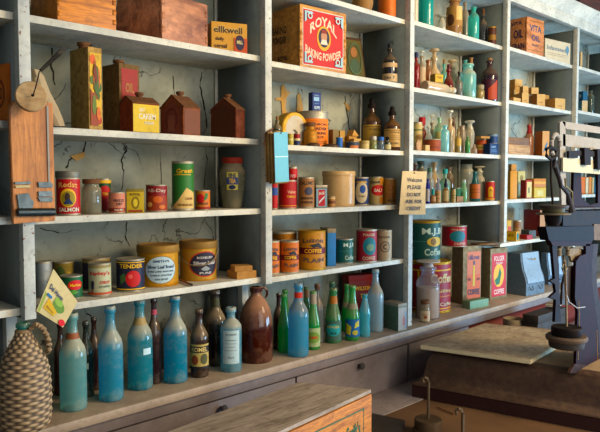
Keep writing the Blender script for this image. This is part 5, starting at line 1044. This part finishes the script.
bottle('blue_vial', 'cobalt blue vial with a white label beside the paper sign', 'vial', 425.7, 430, 179, 4, GLASS('#1c2c9a', .4, .1), dy=.03, group=G9, lab=[], lcol='#b0a8a0', lz=(.1, .6), lw=.9)
bottle('teal_cap_bottle', 'small orange bottle with a teal cap', 'square', 430, 435.8, 189, 4, GLASS('#b0743c', .4, .2), dy=.03, stopper='cap', smat=P('#2c8a80', .2), sh=.3, group=G9, lab=[], lcol='#a87c50', lz=(.2, .7))
bottle('clear_bottle', 'clear bottle with a tan label and white top right of the teal-capped one', 'square', 435.3, 441, 178, 4, GLASS('#b0b0b8', .5, .2), dy=.035, group=G9, lab=[('t', 'No 7', 0, .7, 1, .12, '#5a4020'), ('r', -.6, .3, .6, .35, '#6a5030')], lcol='#b08a5c', lz=(.03, .5))
bottle('dropper_bottle', 'amber dropper bottle with a black rubber top and cream label', 'square', 442.3, 449.3, 178.5, 4, GLASS('#a8703c', .4, .3), dy=.03, stopper='dropper', smat=P('#1a1c30', .1), sh=.28, group=G9, lab=[], lcol='#b8a070', lz=(.1, .7), lw=.9)
can('label_tin', 'small cream tin right of the dropper bottle', 451, 455.8, 189, 4, '#b0945c', [('r', -1, .3, 1, .34, '#5a4020'), ('r', -1, .5, 1, .54, '#5a4020')], dy=.03)
box('wooden_block', 'small pale wooden block lying at the front of the fourth shelf', 455.3, 457, 463.3, 196.5, 4, WOOD('#a87a44', '#6a4420', 9), dyc=.03, phi=-15, D=.03)
can('green_dish', 'low green enamel dish behind the wooden block', 450.5, 461, 187.7, 4, '#1e5a3c', [], dy=.13, cat='dish')
bottle('green_bottle', 'small pale green bottle of green liquid in front of the large clear jar', 'wide', 460.8, 467.2, 179.5, 4, GLASS('#a4d8a4', .5, .3), dy=.04, fill=P('#4a8a4c', .1), fz=.5, group=G9, stopper='cork', smat=CLR, sh=.14)
bottle('clear_jar', 'large wide-mouthed clear dusty jar at the back of the fourth shelf', 'jar', 459.3, 473.8, 164.3, 4, GLASS('#b8b8a4', .6, .5, .1, '#c0b090'), dy=.17, group=G9, cat='jar')
bottle('stoppered_jar', 'tall clear jar with a glass stopper behind the teal orange-label bottle', 'wide', 474, 485, 166, 4, GLASS('#d0d0c0', .6, .4, .1, '#c8b898'), dy=.15, stopper='glass', smat=CLR, sh=.14, group=G9, cat='jar')
bottle('teal_bottle', 'dark teal bottle with an orange paper label', 'pop', 469.7, 480.3, 171.3, 4, GLASS('#0f6a6a', .4, .1), dy=.05, group=G9, lab=[('r', -.7, .6, .7, .64, '#6a3414'), ('r', -.7, .4, .7, .44, '#6a3414')], lcol='#a85a20', lz=(.1, .58), lw=1.5)
can('cocoa_can', 'red-orange can with a yellow arched label at the right end of the fourth shelf', 485, 495, 181, 4, '#a83018', [('e', .15, .55, .42, .2, YL), ('r', -.25, .15, .55, .5, '#b8902c'), ('t', 'TEA', .15, .55, .5, .12, '#7a2410'), ('r', -1, .03, 1, .08, YL)], dy=.06)
# counter, third bay
t, s = can('coffee_can', 'large red coffee can with cream lettering under the big green can', 405, 451.3, 257, 6, '#8e1024', [('r', -1, .86, 1, .89, YL), ('t', 'Coffee', .55, .70, .95, .2, '#c8b080'), ('r', -.35, .45, -.28, .85, YL), ('t', 'Schilling', .5, .42, 1.0, .09, '#c8a870'), ('r', .1, .3, .9, .32, '#c87a40'), ('t', 'Net Coffee', .5, .14, 1.0, .08, '#c8b090'), ('r', -1, .04, 1, .06, YL)], vb=314, metal=M_GOLD)
can('coffee_can', 'large dark green coffee can stacked on the red coffee can', 406, 441, 219.3, None, '#0a463c', MJ(1), z0=s.z+s.h, dy=s.y, metal=M_GOLD)
Mt = METAL('#7a6c50', '#3c2c1c', .7, .5, .3)
t1, b1 = box('coffee_tin', 'square coffee tin with an orange panel, left of the yellow-disc tin', 452, 462.5, 481.3, 246.5, 6, Mt, vb=304.5, phi=-14, front=[('r', -.55, .08, .92, .9, '#b86a48'), ('r', -.5, .09, .88, .5, '#b85a34'), ('t', 'Hillcrest', .18, .80, 1.2, .08, '#3a3a5a'), ('p', [(.05, .3), (.3, .3), (.28, .6), (.22, .68), (.12, .68), (.08, .55)], '#b8a03c'), ('e', .2, .7, .1, .04, '#4a4a5a'), ('t', 'RED', -.3, .42, .3, .04, K_), ('t', 'CAN', .65, .42, .3, .04, K_), ('t', 'COFFEE', .18, .2, 1.3, .1, '#2a2a3a')], cat='tin can')
t2_, b2 = box('coffee_tin', 'square coffee tin with a red panel and yellow-green disc', 481.3, 489.8, 507.3, 249, 6, Mt, vb=300.5, phi=-8, front=[('r', -.82, .06, .86, .9, '#a81824'), ('e', 0, .47, .62, .23, '#c89a1c'), ('p', [(-.5, .38), (-.1, .45), (.1, .62), (.3, .5), (.1, .3), (-.3, .28)], '#1c5a34'), ('t', 'FOLGER', .02, .80, 1.2, .10, '#d8b8b0'), ('t', 'GOLDEN', .02, .71, .8, .04, '#d8b8b0'), ('t', 'COFFEE', .02, .15, 1.2, .1, '#d8b8b0')], cat='tin can')
can('coffee_can', 'red coffee can with a teal oval standing on the square tins', 441.3, 467, 224.3, None, '#98182a', FG[:1]+[('t', 'FOLGER', .3, .86, .9, .09, '#c8a890'), ('t', 'COFFEE', .4, .12, .8, .12, '#c8a890')], z0=b1.loc[2]+b1.H, dy=b1.loc[1]+.03)
g = G(); z = b1.loc[2]+b1.H; g.box(-.05, .12, -.05, .04, 0, .008, WOOD('#8a6c4c', '#4a3420', 9)); tag(g.build('thin_board', None, (b1.loc[0]+.09, b1.loc[1]-.045, z+.001), radians(-10)), 'thin brown board lying on top of the orange-panel square coffee tin', 'board')
box('soap_block', 'flat pale green block in front of the orange-panel coffee tin', 462, 470, 488.5, 301.5, 6, '#6a8a6a', vb=309.5, phi=-8, cat='block')
bottle('powder_jar', 'apothecary jar with glass stopper, half full of tan powder', 'wide', 416, 440.2, 260, 6, GLASS('#d4d0d8', .8, .3, .08), vb=320, stopper='glass', smat=P('#c4b8b0', .2, .3), sh=.11, fill=P('#c4ac8c', .2, .9), fz=.60, cat='jar')
bottle('label_bottle', 'short bottle with a tan label and dark lid in front of the powder jar', 'jar', 420, 430, 300, 6, GLASS('#a08c70', .4, .4), vb=323, stopper='cap', smat=M_RUST, sh=.12, lab=[('r', -.5, .6, .5, .66, '#7a4a28'), ('e', .1, .4, .3, .15, '#8a4a28')], lcol='#b8a080', lz=(.08, .62))

# ================================================================== fourth and fifth bays
MVC = WOOD('#cc8858', '#8a5028', 7, 0, .6, 4)
box('wooden_crate', 'small wooden crate lettered VITA OIL on the top shelf of the fourth bay', 508, 527, 544, 16.3, 1, MVC, kind='crate', dyc=.02, phi=-8, side=[('t', 'VITA', -.1, .86, 1.2, .1, NV), ('t', 'OIL', .1, .56, 1.0, .24, NV), ('t', 'GRAIN', .1, .22, 1.3, .17, NV)], front=[('t', 'VITA', 0, .72, 1.4, .18, '#33405a'), ('t', 'OIL', .05, .46, 1.0, .17, '#33405a'), ('t', 'BRAND', .0, .26, .8, .07, '#6a5a50'), ('r', -.9, .1, .9, .12, '#8a5a34'), ('r', -.8, .9, .8, .92, '#8a5a34')], wear=.25)
box('white_carton', 'whitish printed carton right of the VITA OIL crate', 543, 545, 570.3, 38, 1, '#b8a88a', dyc=.045, phi=-10, D=.12, front=[('r', -1, 0, 1, 1, '#bcae92'), ('t', 'Infantseed', -.1, .62, 1.5, .2, '#5a6a70'), ('r', -.8, .36, .7, .38, '#8a7a60'), ('r', -.8, .28, .6, .30, '#8a7a60'), ('e', .75, .66, .13, .18, '#5a8090'), ('p', [(.65, .6), (.85, .6), (.75, .38)], '#5a8090')], side=[('r', -1, 0, 1, 1, '#a89878')])
GX = 'small tan cartons piled on the second shelf of the fourth bay'
Z2 = 2.093; CC = '#a8743c'; PF = [('r', -1, 0, 1, 1, '#b8935c'), ('r', -.4, .3, .4, .36, '#7a5a34')]
def tc(label, u0, uc, u1, vt, dyc=.04, phi=-25, on=None, D=None):
    zb = Z2 if on is None else on.loc[2]+on.H+.0005
    return box('small_carton', label, u0, uc, u1, vt, None, CC, z0=zb, dyc=dyc, phi=phi, D=D, front=PF, group=GX)[1]
tc('tan carton lying flat at the left end of the pile', 506, 513.5, 520.5, 97.3, .004, -14, D=.035)
k6 = tc('tan carton in the bottom row, second from the left', 514, 522, 528.5, 92.7, .05, -30)
k7 = tc('tan carton in the middle of the bottom row', 529, 537, 545, 94, .04, -30)
tc('tan carton at the right end of the pile, apart from the others', 544, 555, 565, 98, .03, -22)
k9 = tc('tan carton at the back left of the bottom row under the topmost one', 508, 514, 520, 89.5, .165, -20, D=.06)
tc('topmost tan carton of the pile at its left', 507, 515, 522.3, 79, .165, -20, k9, D=.06)
tc('tan carton on the second layer, left of centre', 520.5, 523, 528.3, 86, .065, -30, k6, D=.04)
tc('tan carton on the second layer, right of centre', 528, 531.5, 538.5, 87.5, .06, -30, k7, D=.04)
tc('small brown carton behind the pile, between the two rightmost ones', 540, 545, 549, 95, .17, -25, D=.04)
_, wt = box('wooden_tray', 'pale flat wooden box at the left of the third shelf, fourth bay', 506, 508.5, 530, 144.3, 3, WOOD('#b89468', '#7a5430', 8), dyc=.03, phi=-14, D=.1, kind='plain')
box('brown_box', 'brown cardboard box lying on the pale flat wooden box', 506, 508, 529, 137, None, WOOD('#7a5838', '#4a3420', 8), z0=wt.loc[2]+wt.H+.0005, dyc=.05, phi=-14, D=.08)
bottle('sauce_bottle', 'tan bottle with a red wrapped neck behind the wooden box, fourth bay', 'beer', 524.5, 534, 124, 3, GLASS('#a86a48', .3, .3), dy=.14, foil=(.7, .95, '#8e1c14'))
box('orange_carton', 'orange carton with a pale blue-marked side on the third shelf, fourth bay', 535, 542.5, 549.3, 131, 3, '#b0621c', dyc=.05, phi=-28, front=[('r', -1, 0, 1, 1, '#b88a58'), ('p', [(-.8, .15), (.2, .3), (.6, .6), (0, .5)], '#3a6a8a')], side=[('r', -.9, .05, .9, .95, '#b0621c')])
GY = 'tins and cartons on the fourth shelf of the fourth bay'
_, yb = box('yellow_box', 'tall yellow carton beside the fourth post', 507, 510.5, 517.3, 171, 4, '#b88018', dyc=.04, phi=-25, D=.05, group=GY)
box('cream_carton', 'cream carton with a small picture, between the yellow carton and the red-edged one', 517, 518, 525.3, 171, 4, '#a89a60', dyc=.11, phi=-20, D=.05, front=[('r', -.9, .05, .9, .95, '#b0a468'), ('e', 0, .75, .5, .1, '#7a6a2c'), ('r', -.8, .3, .8, .5, '#c0b8a0')], group=GY)
box('brown_scrap', 'little brown box lying on the tall yellow carton', 508.5, 511.5, 516.5, 164, None, MCB, z0=yb.loc[2]+yb.H+.0005, dyc=.045, phi=-20, D=.03)
box('red_edged_tin', 'cream tin with a red edge on the fourth shelf', 523.5, 526, 532, 180, 4, '#8e2a1c', dyc=.03, phi=-20, D=.05, front=[('r', -.7, .05, .9, .9, '#b8ac70'), ('r', -.2, .3, .2, .6, '#4a4a3c')], group=GY)
_, yt = box('yellow_tin', 'yellow tin with a red lid stripe at the bottom of its stack of two', 531, 534, 546, 187.3, 4, '#a88c30', dyc=.04, phi=-16, D=.08, kind='plain', front=[('r', -.95, .05, .95, .9, '#b09838'), ('r', -.5, .2, .5, .7, '#b8ac6c')], group=GY, cat='tin')
box('yellow_tin', 'orange-yellow flat tin resting on top of the yellow one', 531, 534, 546, 178.5, None, '#a86a24', z0=yt.loc[2]+yt.H+.0005, dyc=.045, phi=-16, D=.07, kind='plain', front=[('r', -.95, .35, .95, .65, '#c08c30')], group=GY, cat='tin')
GZ = 'cartons on the lowest shelf of the fourth bay'
box('yellow_box', 'yellow matchbox-like carton at the front of the lowest shelf, fourth bay', 506, 516, 519.3, 231.7, 5, '#b88a24', vb=241.5, phi=-35, D=None, side=[('r', -.9, .1, .9, .9, '#c09a34'), ('t', 'MATCH', 0, .6, 1, .3, '#7a4a14')], front=[('e', 0, .5, .7, .4, '#1c6a6a')], group=GZ)
box('small_tin', 'small yellow and red tin against the fourth post on the lowest shelf', 505.5, 507, 511.3, 220.5, 5, '#b08c2c', dyc=.10, phi=-20, D=.03, group=GZ, front=[('r', -.5, .3, .9, .7, '#a84020')])
can('brown_can', 'small brown can right of the yellow and red tin', 513, 521.3, 220, 5, '#7a5434', [('r', -1, .3, 1, .6, '#8a6a44')], dy=.11)
box('red_box', 'red book-like box on the lowest shelf, fourth bay', 523.5, 540, 545.3, 210.5, 5, '#7a1018', dyc=.06, phi=-30, front=[('r', -1, 0, 1, 1, '#a8805c')], side=[('r', -.6, .2, .6, .8, '#86161c')], group=GZ)
box('red_box', 'flat red packet in front of the red book-like box', 519, 527, 532.5, 235.3, 5, '#981c24', vb=239.7, phi=-20, group=GZ)
box('dark_packet', 'flat dark packet behind the flat red packet', 519, 529, 536, 230.5, 5, '#3a3c38', dyc=.06, phi=-20, group=GZ)
# bread boxes
def breadbox(label, u0, uc, u1, vt, vb_, dyc, phi, wood):
    b = place_box(u0, uc, u1, vt, 6, dyc, phi, vb=vb_) if vb_ else place_box(u0, uc, u1, vt, 6, dyc, phi); t = T('bread_box', label, 'bread box', b.loc, b.rz, 'bread boxes on the counter'); W, D, H = b.W/2, b.D/2, b.H
    prof = [(-D, 0), (-D, H*.30), (-D*.90, H*.42), (-D*.60, H*.60), (-D*.42, H*.82), (-D*.35, H), (D, H), (D, 0)]
    g = G(); g.prism([(-W, y, z) for y, z in prof], (2*W, 0, 0), wood); bmesh.ops.bevel(g.bm, geom=g.bm.edges[:], offset=.002, segments=1, affect='EDGES'); g.build('box_body', t)
    d = G(); pf = prof[1:6]; off = .004
    d.prism([(-W*.86, y-off, z) for y, z in pf]+[(-W*.86, y+.006, z) for y, z in pf[::-1]], (2*W*.86, 0, 0), P('#7e909c', .5, .4)); dd = d.build('door', t)
    k = G(); k.tube([(-.02, -D*.5-.012, H*.86), (-.012, -D*.5-.025, H*.84), (.012, -D*.5-.025, H*.84), (.02, -D*.5-.012, H*.86)], .003, M_GOLD, 8); k.build('handle', dd)
    k = G()
    for x in (-.5, .5): k.tube([(W*x-.018, -D-.001, H*.22), (W*x-.014, -D-.012, H*.14), (W*x+.014, -D-.012, H*.14), (W*x+.018, -D-.001, H*.22)], .002, M_IRON, 6)
    k.build('drawer_pull', t)
breadbox('blue-grey metal bread box with a curved front and small brass latch', 507, 526, 545, 254, 296.5, 0, -14, METAL('#56646e', '#30343a', .5, .5, .15))
breadbox('second blue-grey bread box further right, mostly hidden by its neighbour', 541, 549, 564, 253.5, None, .05, -14, METAL('#4e6070', '#30343a', .5, .5, .15))
# fifth bay
box('framed_box', 'small cream-edged brown box on the top shelf of the fifth bay', 575, 580.5, 582.3, 52, 1, WOOD('#6a4c30', '#3a2414', 8), dyc=.05, phi=-25, front=[('r', -1, 0, 1, 1, '#b89868')])
_, tp_ = box('teal_packet', 'teal and cream packet under the small dark blue box', 574.5, 582, 587.5, 100.5, 2, '#3a7080', dyc=.04, phi=-25, side=[('p', [(-1, .5), (1, .1), (1, .25), (-1, .65)], '#8ab0b4'), ('p', [(-1, .2), (1, -.0), (1, .05), (-1, .35)], '#8ab0b4')], front=[('r', -1, 0, 1, 1, '#b89c70')])
box('blue_box', 'small dark blue box with white mark on the open packet, fifth bay', 574.5, 583, 587.5, 91, None, '#12405c', z0=tp_.loc[2]+tp_.H+.0005, dyc=.05, phi=-25, side=[('t', 'SP', .3, .5, .6, .4, '#a8c0c8')], front=[('r', -1, 0, 1, 1, '#1c5068')])
bottle('grey_bottle', 'slim grey-green bottle beside the blue box in the fifth bay', 'vial', 587, 594.3, 91, 2, GLASS('#5a6a5c', .5, .3), dy=.05)
for i, (u0, u1, vt, c, l) in enumerate(((580, 585.3, 177, '#b8601c', 'orange-backed'), (584.8, 588.6, 177.5, '#b8a888', 'cream-backed'), (588.2, 591.6, 177, '#b8743c', 'tan-backed'), (591.3, 594.2, 177.5, '#a89068', 'beige-backed'), (593.9, 597.5, 177, '#2c7ca0', 'blue-backed'))):
    box('thin_carton', l+' thin upright carton in the row seen between the scale columns', u0, u0+1.2, u1, vt, 4, c, dyc=.05, phi=-10, D=.10, group='upright cartons seen between the scale columns')
box('white_carton', 'low white carton on the third shelf glimpsed through the scale beams', 573, 575, 590, 152, 3, '#b8b4a8', dyc=.04, phi=-10, D=.08)
box('white_carton', 'cream carton further right glimpsed between the scale beams', 592, 593, 603, 151, 3, '#b8a078', dyc=.04, phi=-10, D=.08)
# on top of the unit
MT = 2.816
box('dark_crate', 'dark red-brown wooden crate on top of the shelving at the far right', 562, 580, 640, -30, None, WOOD('#5a2c1c', '#24160e', 7), z0=MT, dyc=.06, phi=-5, kind='crate')
s = solve(536, 556, -14, None, .12, z0=MT); g = G(); g.lathe([(0, 0), (s.r*.8, 0), (s.r, s.h*.5), (s.r*1.05, s.h), (s.r*.9, s.h), (s.r*.7, .02), (0, .02)], PAPER('#8a6434', '#3a2414', 70), 28); tag(g.build('woven_basket', None, (s.x, s.y, s.z)), 'brown woven basket on top of the shelving right of centre', 'basket')

# ================================================================== light
w = bpy.data.worlds.new('world'); SC.world = w; w.use_nodes = True
bg = w.node_tree.nodes['Background']; bg.inputs[0].default_value = (.56, .70, .88, 1); bg.inputs[1].default_value = .46
def area(name, loc, to, size, power, col, sy=None):
    l = bpy.data.lights.new(name, 'AREA'); l.energy = power; l.color = col; l.size = size
    if sy: l.shape = 'RECTANGLE'; l.size_y = sy
    o = bpy.data.objects.new(name, l); COL.objects.link(o); o.location = loc
    o.rotation_euler = (Vector(to)-Vector(loc)).to_track_quat('-Z', 'Y').to_euler(); return o
area('window_light', (6.0, -3.6, .9), (2.2, 0, .85), 2.2, 330, (.36, .66, 1.0), 1.0)
area('warm_lamp', (3.2, -2.9, 2.6), (2.2, .2, 2.15), 1.0, 130, (1.0, .78, .48))
area('front_fill', (1.6, -3.6, 1.8), (1.9, 0, 1.7), 2.2, 62, (1.0, .93, .82))
SC.view_settings.view_transform = 'Standard'
SC.view_settings.exposure = 0
